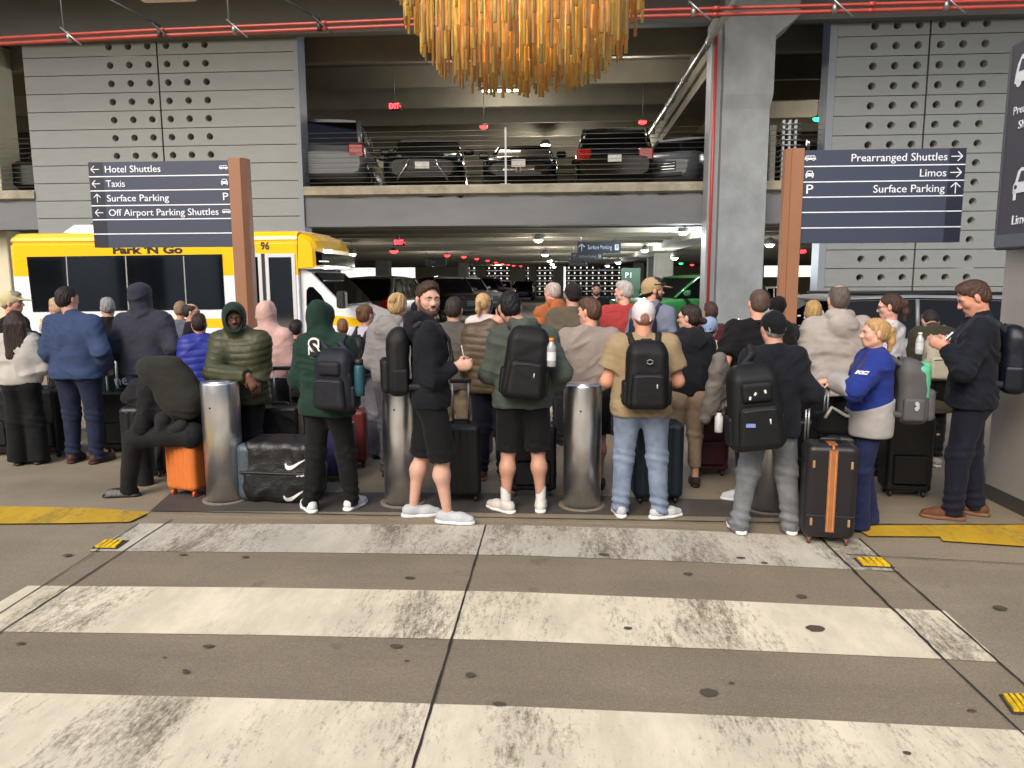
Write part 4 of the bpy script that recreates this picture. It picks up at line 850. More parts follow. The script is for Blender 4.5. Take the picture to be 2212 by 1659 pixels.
# ============================================================ figures: smooth surfaces grown from joined tapered shapes
V3 = lambda *a: np.array(a, np.float32)
def rotm(yaw=0, pitch=0, roll=0):
    """yaw + = left, pitch + = look up, roll + = lean to the right ear"""
    return np.array(Matrix.Rotation(R(yaw), 3, 'Z') @ Matrix.Rotation(R(pitch), 3, 'X') @ Matrix.Rotation(R(roll), 3, 'Y'), np.float32)
class Blob:
    def __init__(s): s.p = []
    def cone(s, a, b, ra, rb, k=.03, flat=None, cut=False, op='u'):
        a, b = np.asarray(a, np.float32), np.asarray(b, np.float32); r = max(ra, rb)
        def fn(P):
            q = P-a; ba = b-a
            if flat is not None:
                n = np.asarray(flat[0], np.float32); n = n/np.linalg.norm(n); q = q+(q@n)[..., None]*n*(flat[1]-1); ba = ba+n*(ba@n)*(flat[1]-1)
            L2 = max(float(ba@ba), 1e-8); h = np.clip((q@ba)/L2, 0, 1)
            d = np.sqrt(((q-h[..., None]*ba)**2).sum(-1))-(ra+(rb-ra)*h)
            if cut: d = np.maximum(d, ((P-b)@((b-a)/math.sqrt(float((b-a)@(b-a))))))
            return d
        s.p.append((fn, np.minimum(a, b)-r, np.maximum(a, b)+r, k, op)); return s
    def ell(s, c, r, rot=None, k=.03, op='u'):
        c, r = np.asarray(c, np.float32), np.asarray(r, np.float32); m = float(r.max())
        def fn(P):
            q = P-c
            if rot is not None: q = q@rot
            return (np.sqrt(((q/r)**2).sum(-1))-1)*float(r.min())
        s.p.append((fn, c-m, c+m, k, op)); return s
    def box(s, c, h, rd, rot=None, k=.03, op='u', taper=0.):
        c, h = np.asarray(c, np.float32), np.asarray(h, np.float32); m = float(np.linalg.norm(h))+rd
        def fn(P):
            q = P-c
            if rot is not None: q = q@rot
            hh = h-rd
            if taper:
                f = (1-taper*np.clip(q[..., 2]/h[2], -1, 1))[..., None]; hh = hh*np.concatenate([f, f, np.ones_like(f)], -1)
            w_ = np.abs(q)-hh
            return np.sqrt((np.maximum(w_, 0)**2).sum(-1))+np.minimum(w_.max(-1), 0)-rd
        s.p.append((fn, c-m, c+m, k, op)); return s
    def plane(s, fn): s.p.append((fn, None, None, 0, 'i')); return s
    def mesh(s, name, vox, wr=None, smooth=1):
        us = [q for q in s.p if q[4] == 'u']
        lo = np.min([q[1] for q in us], 0)-.03; hi = np.max([q[2] for q in us], 0)+.03
        n = np.ceil((hi-lo)/vox).astype(int)+2; V = np.full(n, .2, np.float32)
        ax = [lo[i]+vox*np.arange(n[i], dtype=np.float32) for i in range(3)]
        for fn, l, h, k, op in s.p:
            if l is None: sl = tuple(slice(0, n[i]) for i in range(3))
            else:
                mg = k+2.5*vox; a = np.clip(np.floor((l-mg-lo)/vox).astype(int), 0, n); b = np.clip(np.ceil((h+mg-lo)/vox).astype(int)+1, 0, n)
                if (b <= a).any(): continue
                sl = tuple(slice(a[i], b[i]) for i in range(3))
            P = np.stack(np.meshgrid(*[ax[i][sl[i]] for i in range(3)], indexing='ij'), -1)
            d = fn(P); W = V[sl]
            if op == 'u':
                g = np.maximum(k-np.abs(W-d), 0); V[sl] = np.minimum(W, d)-g*g/(4*max(k, 1e-5))
            elif op == 's':
                d = -d; g = np.maximum(k-np.abs(W-d), 0); V[sl] = np.maximum(W, d)+g*g/(4*max(k, 1e-5))
            else: V[sl] = np.maximum(W, d)
        V[[0, -1]] = .2; V[:, [0, -1]] = .2; V[:, :, [0, -1]] = .2
        S = V < 0; c = np.zeros(n-1, np.int8)
        for i in (0, 1):
            for j in (0, 1):
                for k in (0, 1): c += S[i:n[0]-1+i, j:n[1]-1+j, k:n[2]-1+k]
        msk = (c > 0) & (c < 8); cells = np.argwhere(msk); idx = np.full(n-1, -1, np.int32); idx[msk] = np.arange(len(cells))
        pos = np.zeros((len(cells), 3), np.float32); cnt = np.zeros(len(cells), np.float32)
        for e in range(3):
            o1, o2 = (e+1) % 3, (e+2) % 3
            for u in (0, 1):
                for v in (0, 1):
                    A = np.zeros(3, int); A[o1] = u; A[o2] = v; B = A.copy(); B[e] = 1
                    ca, cb = cells+A, cells+B; va = V[ca[:, 0], ca[:, 1], ca[:, 2]]; vb = V[cb[:, 0], cb[:, 1], cb[:, 2]]
                    x = (va < 0) != (vb < 0); t = np.where(x, va/np.where(x, va-vb, 1), 0)
                    pt = A.astype(np.float32)[None]+t[:, None]*(B-A)[None]; pos += pt*x[:, None]; cnt += x
        vs = lo+vox*(cells+pos/np.maximum(cnt, 1)[:, None]); fs = []
        for e in range(3):
            o1, o2 = (e+1) % 3, (e+2) % 3
            sa = [slice(None)]*3; sb = [slice(None)]*3; sa[e] = slice(0, n[e]-1); sb[e] = slice(1, n[e])
            x = S[tuple(sa)] != S[tuple(sb)]; ed = np.argwhere(x); ed = ed[(ed[:, o1] > 0) & (ed[:, o2] > 0) & (ed[:, o1] < n[o1]-1) & (ed[:, o2] < n[o2]-1)]
            ins = S[ed[:, 0], ed[:, 1], ed[:, 2]]; q = []
            for du, dv in ((-1, -1), (0, -1), (0, 0), (-1, 0)):
                cc = ed.copy(); cc[:, o1] += du; cc[:, o2] += dv; q.append(idx[cc[:, 0], cc[:, 1], cc[:, 2]])
            q = np.stack(q, -1); q[~ins] = q[~ins][:, ::-1]; fs.append(q)
        fs = np.concatenate(fs); fs = fs[(fs >= 0).all(1)]
        for _ in range(smooth):
            acc = np.zeros_like(vs); ct = np.zeros(len(vs), np.float32)
            for i in range(4):
                np.add.at(acc, fs[:, i], vs[fs[:, (i+1) % 4]]+vs[fs[:, (i+3) % 4]]); np.add.at(ct, fs[:, i], 2)
            vs = vs*.5+.5*acc/np.maximum(ct, 1)[:, None]
        if wr is not None:
            a_, b_, c_ = vs[fs[:, 0]], vs[fs[:, 1]], vs[fs[:, 2]]; fn_ = np.cross(b_-a_, c_-a_); nn = np.zeros_like(vs)
            for i in range(4): np.add.at(nn, fs[:, i], fn_)
            nn /= np.maximum(np.linalg.norm(nn, axis=1), 1e-9)[:, None]; vs = vs+nn*wr(vs)[:, None]
        me = bpy.data.meshes.new(name); me.vertices.add(len(vs)); me.vertices.foreach_set('co', vs.astype(np.float32).ravel())
        me.loops.add(fs.size); me.loops.foreach_set('vertex_index', fs.astype(np.int32).ravel())
        me.polygons.add(len(fs)); me.polygons.foreach_set('loop_start', np.arange(0, fs.size, 4, dtype=np.int32))
        me.polygons.foreach_set('use_smooth', np.ones(len(fs), bool)); me.update(calc_edges=True); return me
_LAT = np.random.RandomState(1).rand(40, 40, 40).astype(np.float32)
def vnoise(p):
    i = np.floor(p).astype(int); f = p-i; f = f*f*(3-2*f); r = 0
    for dx in (0, 1):
        for dy in (0, 1):
            for dz in (0, 1):
                r = r+_LAT[(i[:, 0]+dx) % 40, (i[:, 1]+dy) % 40, (i[:, 2]+dz) % 40]*(f[:, 0] if dx else 1-f[:, 0])*(f[:, 1] if dy else 1-f[:, 1])*(f[:, 2] if dz else 1-f[:, 2])
    return r
def folds(seed, A, f=16., el=(1., 1., .55)):
    """cloth creases: warped sharp ridges, calm in places"""
    rs_ = np.random.RandomState(seed); off = rs_.uniform(0, 40, 3); tilt = rs_.uniform(-.6, .6, 2)
    def w(v):
        p = np.stack([v[:, 0]*.62, v[:, 1]*.62, v[:, 2]*(.55/el[2])+v[:, 0]*tilt[0]+v[:, 1]*tilt[1]], 1)*f*.62+off
        q = p+.9*np.stack([vnoise(p*.6+7), vnoise(p*.6+19), vnoise(p*.6+31)], 1)
        r1 = 1-np.abs(2*vnoise(q)-1)*1.6; r2 = 1-np.abs(2*vnoise(q*2.05+5)-1)*1.6; mk = np.clip(2.2*vnoise(p*.35+3)-.5, .15, 1.1)
        return (A*(1.1*(r1-.45)*mk+.55*(r2-.45)*(1.15-mk)+.30*(vnoise(q*4.1)-.5))).astype(np.float32)
    return w
def quilts(A, step, seed=1, base=None):
    fo = base or folds(seed, A*.5)
    def w(v):
        z = v[:, 2]+.012*np.sin(v[:, 0]*9+seed)+.01*np.sin(v[:, 1]*11+v[:, 0]*5)
        return (A*(np.sqrt(np.abs(np.sin(z*math.pi/step)))-.62)+fo(v)).astype(np.float32)
    return w
def strands(A, seed, f=70.):
    ph = np.random.RandomState(seed).uniform(0, 6, 6)
    def w(v):
        a = np.arctan2(v[:, 0], v[:, 1]+.02); 
        return (A*(np.sin(a*f*.22+4*np.sin(v[:, 2]*18+ph[0])+ph[1])+.7*np.sin(a*f*.5+3*np.sin(v[:, 2]*26+ph[2])+ph[3])+.5*np.sin(v[:, 0]*f*2.2+v[:, 2]*40+ph[4]))*.5).astype(np.float32)
    return w
def cloth(c, name=None, bump=.25, bs=220, var=.10, rough=.85): 
    g_ = sum(c)/3; k_ = .92 if g_ > 80 else .58+.34*g_/80; c = tuple(int((x*.88+g_*.12)*k_) for x in c)
    return M(name or 'cloth_%d_%d_%d' % tuple(c), c, rough, var=var, vs=7, bump=bump, bs=bs, spec=.25, sheen=.04)
def skin(c): return M('skin_%d_%d_%d' % tuple(c), c, .5, var=.07, vs=14, bump=.05, bs=90, spec=.4)
def hairm(c): return M('hair_%d_%d_%d' % tuple(c), c, .55, var=.35, vs=26, bump=.5, bs=60, stretch=(2.4, 2.4, .5), spec=.4)
SKIN = (190, 144, 122); SKP = (204, 160, 140); SKT = (188, 140, 112); SKD = (106, 72, 56)
ARM = {'down': ((.07, -.03, -.28), (.09, .03, -.53)), 'phone': ((.075, -.02, -.28), (-.04, .22, -.24)), 'pocket': ((.12, -.07, -.26), (.06, .10, -.43)), 'fold': ((.09, .0, -.28), (-.10, .20, -.28)), 'back': ((.06, -.05, -.28), (.05, .12, -.44))}
NP = [0]
def person(label, u, Y, vtop, rot=0., b=1., female=False, vox=None, skinc=SKIN, hy=0., hp=0., hr=0., hd=(0, 0, 0), lean=(0, 0), arms=('phone', 'phone'),
           top=None, hem=.90, collar=None, sleeve='long', loose=0., hood=None, quilt=None, bottom=None, legs='straight', shoe=(40, 36, 34), sole=None, socks=None,
           hair='short', hc=(52, 40, 32), hat=None, hatc=None, beard=None, glasses=False, face=False, stance=None, group='people waiting in the crowd', feetz=0., J=None, world=None, extra=None, belly=0., topz=0.):
    NP[0] += 1; seed = NP[0]; rnd = np.random.RandomState(seed)
    pc = at(u, 760, Y); H = at(u, vtop, Y).z-(.012 if hat or hood else .008)+topz
    t = thing('person', label, 'person', (pc.x, Y, feetz), R(rot), group)
    s = H/1.75; w_ = b*(.90 if female else 1.0); vox = vox or (.0085 if Y < 6 else .011 if Y < 7.6 else .014); vb = .0058 if face else vox
    MW = np.array(Matrix.Rotation(-R(rot), 3, 'Z'), np.float32)
    def wl(p): return MW@np.asarray((p[0]-pc.x, p[1]-Y, p[2]-feetz), np.float32)     # world -> figure
    def S(x, y, z): return V3(x*s*w_+lean[0]*max(0, z-.9)/.55, y*s+lean[1]*max(0, z-.9)/.55, z*s)
    seat = None
    if world and 'hipc' in world:
        ha, hb_ = wl(world['hipc']), wl(world['neckc']); ax_ = hb_-ha; en = np.cross(V3(1, 0, 0), ax_); en = -en/np.linalg.norm(en); seat = ax_/np.linalg.norm(ax_)
        def S(x, y, z): return ha+ax_*((z-.90)/.57)+V3(x*s*w_, 0, 0)+en*y*s
    hipx = .092; st = stance or ((-.11, 0.), (.11, 0.)); jt = {}
    for i, sg in ((0, -1), (1, 1)):
        fx, fy = st[i][0], st[i][1]
        jt['hip', i] = S(sg*hipx, 0, .90); jt['ank', i] = V3(fx*s, fy*s, .085*s); jt['knee', i] = (jt['hip', i]+jt['ank', i])/2+V3(0, .02, .0)
        jt['sh', i] = S(sg*(.166 if not female else .152), -.01, 1.388)
        a = arms[i]; el, wr = ARM[a] if isinstance(a, str) else a
        jt['el', i] = jt['sh', i]+V3(el[0]*sg, el[1], el[2])*s; jt['wr', i] = jt['sh', i]+V3(wr[0]*sg, wr[1], wr[2])*s
    jt['neck'] = S(0, -.015, 1.47); jt['head'] = S(0, 0, 1.625)+V3(*hd)*s
    for kx, p in (world or {}).items(): jt[kx] = wl(p)
    for kx, p in (J or {}).items(): jt[kx] = V3(*p)
    HR = rotm(hy, hp, hr); hk = s*1.0; hc_ = jt['head']
    def h(x, y, z): return hc_+HR@V3(x, y, z)*hk
    bare_leg = bottom is None or legs == 'shorts'; bare_arm = sleeve != 'long'; cv = .86
    # ---- body: one surface
    B = Blob(); r_ = lambda x: x*s
    cvt = cv if top else 1
    for z, hx, rr in ((.93, .070, .100), (1.10, .055, .095), (1.27, .08, .094)): B.cone(S(-hx, 0, z), S(hx, 0, z), r_(rr)*cvt*min(b, 1.1), r_(rr)*cvt*min(b, 1.1), .12)
    B.cone(jt['sh', 0], jt['sh', 1], r_(.05)*cvt, r_(.05)*cvt, .08)
    B.cone(h(0, -.02, -.05), jt['neck']+V3(0, 0, -.02), r_(.053)*(.9 if female else 1.06), r_(.064)*(.88 if female else 1.1), .03)
    for i, sg in ((0, -1), (1, 1)):
        c_ = 1. if bare_arm else .84; E, Wr, SH = jt['el', i], jt['wr', i], jt['sh', i]; bb = min(b, 1.15)
        B.cone(SH, E, r_(.052)*c_*bb, r_(.042)*c_*bb, .04); B.cone(E, E*.65+Wr*.35, r_(.042)*c_*bb, r_(.043)*c_*bb, .03); B.cone(E*.65+Wr*.35, Wr, r_(.043)*c_*bb, r_(.028), .03)
        # hand: palm, four fingers, thumb
        d = Wr-E; d = d/np.linalg.norm(d); spec_h = (extra or {}).get(('hand', i), {}); 
        if 'dir' in spec_h: d = MW@V3(*spec_h['dir']); d = d/np.linalg.norm(d)
        up = V3(0, 0, 1) if abs(d[2]) < .8 else V3(0, 1, 0); pn = MW@V3(*spec_h['palm']) if 'palm' in spec_h else V3(-sg, 0, -.2) ; pn = pn-d*(pn@d); pn = pn/np.linalg.norm(pn); sd_ = np.cross(d, pn)
        if 'thumb' in spec_h and sd_@(MW@V3(*spec_h['thumb'])) < 0: sd_ = -sd_
        elif 'thumb' not in spec_h and (sd_@V3(0, 1, .6)) < 0: sd_ = -sd_
        cu = spec_h.get('curl', .55); K = Wr+d*r_(.085)
        B.cone(Wr, Wr+d*r_(.04)+sd_*.004, r_(.026), r_(.036), .02, (pn, 1.7)); B.cone(Wr+d*r_(.04), K, r_(.036), r_(.038), .015, (pn, 1.9))
        for f in range(4):
            off = (f-1.5)*-.0195; L = (.078, .088, .082, .064)[f]*s; k0 = K+sd_*r_(off)-d*r_(.006)*(f == 3); a1 = cu*.8+f*.06; d1 = d*math.cos(a1)+pn*math.sin(a1); a2 = a1+cu*1.3; d2 = d*math.cos(a2)+pn*math.sin(a2)
            k1 = k0+d1*L*.5; B.cone(k0, k1, r_(.0095), r_(.0088), .008); B.cone(k1, k1+d2*L*.5, r_(.0088), r_(.007), .005)
        th = Wr+d*r_(.03)+sd_*r_(.026); t1 = th+(d*.62+sd_*.62+pn*.4)*r_(.042); B.cone(th, t1, r_(.013), r_(.0105), .012); B.cone(t1, t1+(d*.85+sd_*.1+pn*(.3+cu*.5))*r_(.034), r_(.0105), r_(.008), .006)
        HP, KN, AK = jt['hip', i], jt['knee', i], jt['ank', i]; c_ = 1. if bare_leg else .62
        B.cone(HP, KN, r_(.088)*c_, r_(.056)*c_, .05); 
        fw = KN-HP; bk = V3(0, -1, 0)
        if i in (0, 1) and J and ('knee', i) in J: bk = V3(0, -1, 0)
        cm = KN*.68+AK*.32+bk*r_(.016)
        B.cone(KN, cm, r_(.050)*c_, r_(.057)*c_, .04); B.cone(cm, AK, r_(.055)*c_, r_(.033), .05)
        fd = (extra or {}).get(('foot', i), (sg*.22, 1.)); fd = V3(fd[0], fd[1], 0); fd = fd/np.linalg.norm(fd); jt['fd', i] = fd
        B.cone(AK+V3(0, 0, -.04*s)-fd*r_(.03), AK+fd*r_(.13)+V3(0, 0, -.055*s), r_(.032), r_(.022), .03)
    # head
    f_ = .93 if female else 1.
    B.ell(h(0, -.014, .035), V3(.075, .095, .080)*hk, HR, .02)
    B.ell(h(0, .016, -.028), V3(.060*f_, .070, .080)*hk, HR, .03)
    B.cone(h(0, .012, -.066), h(0, .058, -.092*f_), .046*hk*f_, .024*hk, .025)
    B.cone(h(-.047, -.0, -.058), h(-.02, .05, -.088), .026*hk*f_, .016*hk, .03); B.cone(h(.047, .0, -.058), h(.02, .05, -.088), .026*hk*f_, .016*hk, .03)
    for sg in (-1, 1):
        B.ell(h(sg*.036, .050, -.022), V3(.026, .026, .024)*hk, HR, .03); B.ell(h(sg*.080, -.012, -.008), V3(.012, .020, .033)*hk, HR@rotm(sg*-18, 0, 0), .008)
        B.ell(h(sg*.012, .096, -.032), V3(.010, .012, .009)*hk, HR, .008)
    B.cone(h(-.042, .073, .022), h(.042, .073, .022), .013*hk, .013*hk, .025)
    B.cone(h(0, .086, .010), h(0, .104, -.027), .0085*hk, .0125*hk, .014)
    B.cone(h(-.019, .080, -.056), h(.019, .080, -.056), .0085*hk, .0085*hk, .012); B.cone(h(-.015, .078, -.069), h(.015, .078, -.069), .009*hk, .009*hk, .012)
    for sg in (-1, 1): B.ell(h(sg*.032, .094, .004), V3(.019, .017, .0115)*hk, HR, .014, 's')
    for sg in (-1, 1): B.ell(h(sg*.0315, .0715, .003), V3(.0145, .0135, .0125)*hk, HR, .004)
    body = part('body', B.mesh('body', vb), skin(skinc), t)
    # ---- face details
    if face:
        for sg in (-1, 1):
            e = Blob(); e.ell(h(sg*.0315, .0800, .002), V3(.0112, .0062, .0046)*hk, HR); part('eye', e.mesh('eye', .0022, smooth=0), M('eye_white', (196, 188, 180), .3), t)
            ix = (extra or {}).get('gaze', 0); e = Blob(); e.ell(h(sg*.0315+ix, .0840, .0025), V3(.0050, .0030, .0046)*hk, HR); part('iris', e.mesh('iris', .0018, smooth=0), M('iris', (40, 28, 20), .2), t)
            e = MB(); e.tube([h(sg*.012, .090, .017), h(sg*.03, .090, .023), h(sg*.05, .076, .019)], [.0035*hk, .0042*hk, .0022*hk], 6); part('eyebrow', e, hairm(hc if hair != 'bald' else (90, 80, 70)), t)
        e = MB(); e.tube([h(-.023, .0785, -.0625), h(-.008, .0885, -.0625), h(.008, .0885, -.0625), h(.023, .0785, -.0625)], [.0015, .003, .003, .0015], 6); part('mouth', e, M('lip_%d' % skinc[0], tuple(int(x*.62) for x in skinc), .5), t)
    if beard:
        A = Blob(); A.cone(h(0, .014, -.064), h(0, .062, -.094), .049*hk, .027*hk, .02)
        for sg in (-1, 1): A.cone(h(sg*.064, .012, .0), h(sg*.055, .018, -.06), .012*hk, .020*hk, .03); A.cone(h(sg*.055, .018, -.06), h(sg*.02, .064, -.088), .020*hk, .020*hk, .03)
        A.cone(h(-.026, .078, -.062), h(-.006, .0905, -.0475), .0075*hk, .0085*hk, .012); A.cone(h(.026, .078, -.062), h(.006, .0905, -.0475), .0075*hk, .0085*hk, .012)
        A.ell(h(0, .092, -.064), V3(.020, .03, .0085)*hk, HR, .005, 's')
        part('beard', A.mesh('beard', .0055, strands(.001, seed)), M('beard_%d_%d_%d' % beard, beard, .8, var=.3, vs=80, bump=.5, bs=160), t)
    if glasses:
        g = MB()
        for sg in (-1, 1):
            pts = [h(sg*.033+.022*math.cos(a), .094, .003+.017*math.sin(a)) for a in np.linspace(0, 2*math.pi, 13)]; g.tube(pts, .0022, 5); g.tube([h(sg*.054, .092, .008), h(sg*.078, .03, .008), h(sg*.080, -.015, .004)], .002, 5)
        g.tube([h(-.012, .097, .006), h(.012, .097, .006)], .002, 5); part('glasses', g, M('spectacle_frame', (60, 54, 50), .35, .4), t)
    # ---- hair
    if hair != 'bald' and not (hood == 'up'):
        A = Blob(); th = {'buzz': .0035, 'short': .0055, 'medium': .006, 'balding': .006}.get(hair, .0075); 
        A.ell(h(0, -.016, .036), V3(.0765+th*.8, .0965+th, .0815+th)*hk, HR, .02)
        A.ell(h(0, -.045, -.02), V3(.066+th, .062+th*.8, .062)*hk, HR, .03)
        if hair in ('short', 'medium') : A.ell(h(.0, .030, .086), V3(.060, .062, .034+th+(.008 if hair == 'medium' else 0))*hk, HR, .03)
        iv = HR.T; yy = np.array([-.16, -.07, -.035, -.005, .02, .05, .085, .13]); zz = np.array([-.085, -.075, -.05, -.004, .014, .046, .072, .08])
        if hair == 'balding': zz = zz+.002
        if female or hair in ('long', 'pony', 'bun'): zz = np.array([-.085, -.075, -.06, -.03, .01, .046, .074, .08])
        def cutf(P):
            q = (P-hc_)@HR/hk; return (np.interp(q[..., 1], yy, zz).astype(np.float32)+.016*np.clip(1-(q[..., 0]/.052)**2, -.4, 1)*np.clip((q[..., 1]-.03)/.04, 0, 1)-q[..., 2])*.75*hk
        A.plane(cutf)
        if hair == 'balding': A.ell(h(0, .03, .13), V3(.062, .10, .066)*hk, HR, .01, 's')
        if hair == 'bun': A.ell(h(0, -.11, .055), V3(.036, .034, .038)*hk, HR, .015)
        if hair == 'highbun': A.ell(h(0, -.075, .105), V3(.038, .036, .034)*hk, HR, .015)
        if hair == 'lowbun': A.cone(h(0, -.10, -.02), h(0.03, -.135, -.035), .03*hk, .03*hk, .015)
        if hair == 'pony': A.cone(h(0, -.10, .04), h(0, -.135, .02), .028*hk, .026*hk, .015); A.cone(h(0, -.135, .02), h(0, -.135, -.07), .027*hk, .028*hk, .02); A.cone(h(0, -.135, -.07), h(0, -.12, -.15), .028*hk, .012*hk, .02)
        if hair == 'long':
            L = (extra or {}).get('hairlen', .38); A.p = [q for q in A.p if q[0] is not cutf]
            A.cone(h(-.03, -.075, .0), h(-.06, -.11, -L), .055*hk, .05*hk, .04, ((0, 1, 0), 1.5)); A.cone(h(.03, -.075, .0), h(.05, -.115, -L*.95), .055*hk, .05*hk, .04, ((0, 1, 0), 1.5)); A.box(h(0, -.095, -L*.5), V3(.105, .045, L*.52)*hk, .04*hk, HR)
            for sg in (-1, 1): A.cone(h(sg*.068, -.03, .03), h(sg*.095, -.06, -L*.75), .024*hk, .03*hk, .03)
            A.ell(h(0, .085, -.015), V3(.062, .07, .085)*hk, HR, .01, 's')
        part('hair', A.mesh('hair', min(vox, .0065) if Y < 7.6 else .009, strands(.0022 if hair == 'long' else .0042 if hair not in ('buzz', 'balding') else .0008, seed)), hairm(hc), t)
        if hair in ('pony', 'bun', 'highbun'):
            q = {'pony': (0, -.122, .03), 'bun': (0, -.085, .05), 'highbun': (0, -.066, .085)}[hair]; tc = (extra or {}).get('tie')
            if tc: A = Blob(); A.ell(h(*q), V3(.036, .018, .036)*hk, HR@rotm(0, 20 if hair == 'pony' else 50, 0)); part('hair_tie', A.mesh('hair_tie', .006, strands(.002, 3)), cloth(tc), t)
    # ---- hat
    if hat:
        A = Blob(); back = hat == 'backless'
        A.ell(h(0, -.014, .042), V3(.087, .107, .086)*hk, HR, .02)
        A.cone(h(0, -.017, .018), h(0, -.022, -.03), .1045*hk, .099*hk, .02, (HR@V3(1, 0, 0), 1.22))
        A.plane(lambda P: ((-.010+.30*((P-hc_)@HR/hk)[..., 1])-((P-hc_)@HR/hk)[..., 2])*hk)
        if hat in ('cap', 'backless'): A.ell(h(0, .118, .034), V3(.070, .082, .0105)*hk, HR@rotm(0, -8, 0), .012)
        if hat == 'backless': A.ell(h(0, -.12, -.022), V3(.036, .06, .040)*hk, HR, .006, 's')
        A.ell(h(0, -.014, .13), V3(.008, .008, .007)*hk, HR, .004)
        if hat == 'beanie': A.cone(h(0, -.02, .03), h(0, -.02, .02), .09*hk, .088*hk, .01)
        ht = part('cap' if hat != 'beanie' else 'beanie', A.mesh('cap', min(vox, .0075)), cloth(hatc, bs=300), t)
        if hat in ('cap', 'backless') and (extra or {}).get('sunglasses'):
            g = MB(); 
            for sg in (-1, 1): g.tube([h(sg*.01, .115, .062), h(sg*.045, .10, .058), h(sg*.075, .06, .056)], .012, 6); g.tube([h(sg*.075, .06, .056), h(sg*.095, -.02, .06)], .004, 5)
            part('sunglasses', g, BLK, t)
    # ---- top
    if top:
        T = Blob(); o = .011+loose; sc = w_/max(w_, .01)
        hm = hem
        for z, hx, rr in ((1.285, .084, .100), (1.12, .064, .096+belly*.5), (.97, .072, .100+belly*.3)):
            if z > hm-.12: T.cone(S(-hx, 0, z), S(hx, 0, z), r_(rr)*min(b, 1.15)+o, r_(rr)*min(b, 1.15)+o, .12)
        if hm < .9: T.cone(S(-.076, 0, hm), S(.076, 0, hm), r_(.104)*min(b, 1.15)+o*1.2, r_(.104)*min(b, 1.15)+o*1.2, .12)
        if belly: T.ell(S(0, .05, 1.05), V3(.15, .12+belly, .17)*s, None, .08)
        if female and not quilt: 
            for sg in (-1, 1): T.ell(S(sg*.07, .095, 1.27), V3(.065, .055, .06)*s, None, .05)
        T.cone(jt['sh', 0], jt['sh', 1], r_(.052)+o, r_(.052)+o, .08)
        for i, sg in ((0, -1), (1, 1)):
            T.cone(jt['neck']+V3(0, 0, -.02), jt['sh', i]*.9+jt['neck']*.1, r_(.046)+o*.6, r_(.046)+o*.8, .05)
            SH, E, Wr = jt['sh', i], jt['el', i], jt['wr', i]; bb = min(b, 1.15)
            if sleeve == 'short': T.cone(SH, SH*.35+E*.65, r_(.062)*bb+o, r_(.066)*bb+o, .05, cut=True)
            else:
                T.cone(SH, E, r_(.050)*bb+o, r_(.043)*bb+o, .05); e2 = Wr-(Wr-E)*.03; T.cone(E, e2, r_(.043)*bb+o, r_(.032)*bb+o*.85, .03, cut=True)
                if collar in ('hoodie', 'sweater', 'hooddown'): T.cone(e2-(e2-E)*.10, e2, r_(.036)+o*.55, r_(.034)+o*.5, .004, cut=True)
        nk = jt['neck']; hb = h(0, -.02, -.06)
        if collar in ('hoodie', 'hooddown'):
            for sg in (-1, 1): T.cone(nk+V3(sg*.085, .045, -.012)*s, nk+V3(sg*.08, -.05, .035)*s, .03*s, .035*s, .03); T.cone(nk+V3(sg*.08, -.05, .035)*s, nk+V3(0, -.095, .03)*s, .035*s, .04*s, .03)
            T.ell(nk+V3(0, -.118, -.055)*s, V3(.125, .052, .10)*s, None, .03)
        elif collar == 'zip': T.cone(nk+V3(0, -.01, -.02), nk*.55+hb*.45, .073*s, .066*s, .02, cut=True)
        elif collar == 'band': T.cone(nk+V3(0, -.01, -.02), nk*.75+hb*.25, .072*s, .068*s, .02, cut=True)
        T.cone(nk*.6+hb*.4+V3(0, .012, .0), hb+V3(0, .02, .08), .056*s, .06*s, .004, op='s')
        if hood == 'up':
            T.cone(nk+V3(0, -.02, -.02), h(0, -.02, -.06), .095*s, .098*hk, .05)
            T.ell(h(0, -.018, .022), V3(.104, .122, .118)*hk, HR, .03); T.ell(h(0, -.065, .075), V3(.055, .06, .05)*hk, HR, .05)
            T.cone(h(0, .05, -.09), h(0, .07, .07), .065*hk, .066*hk, .05)
            T.ell(h(0, .118, -.012), V3(.068, .10, .100)*hk, HR, .015, 's'); T.ell(h(0, .02, .0), V3(.078, .10, .10)*hk, HR, .02, 's')
        hz = hm*s; hs = S(0, 0, hm); T.plane((lambda P: hz-P[..., 2]) if seat is None else (lambda P: -((P-hs)@seat)))
        wr = folds(seed*3+1, .0155*(1 if not female else .8))
        if quilt: wr = quilts(.0075, quilt, seed)
        topm = cloth(top) if not quilt else M('nylon_%d_%d_%d' % tuple(top), top, .5, var=.08, vs=9, bump=.2, bs=40, spec=.4)
        part((extra or {}).get('topname', 'top'), T.mesh('top', vox, wr), topm, t)
        ex = extra or {}
        if 'hoodc' in ex and hood == 'up':   # a hood of another colour over the jacket
            A = Blob(); A.cone(nk+V3(0, -.01, .0), h(0, -.02, -.06), .088*s, .10*hk, .05); A.ell(h(0, -.018, .022), V3(.110, .128, .124)*hk, HR, .03); A.ell(h(0, -.065, .075), V3(.06, .065, .055)*hk, HR, .05); A.cone(h(0, .05, -.085), h(0, .075, .07), .07*hk, .072*hk, .05)
            A.ell(h(0, .125, -.012), V3(.066, .105, .097)*hk, HR, .012, 's'); A.ell(h(0, .02, -.005), V3(.080, .105, .103)*hk, HR, .02, 's'); part('hood', A.mesh('hood', .0075, folds(seed+9, .005, 20)), cloth(ex['hoodc']), t)
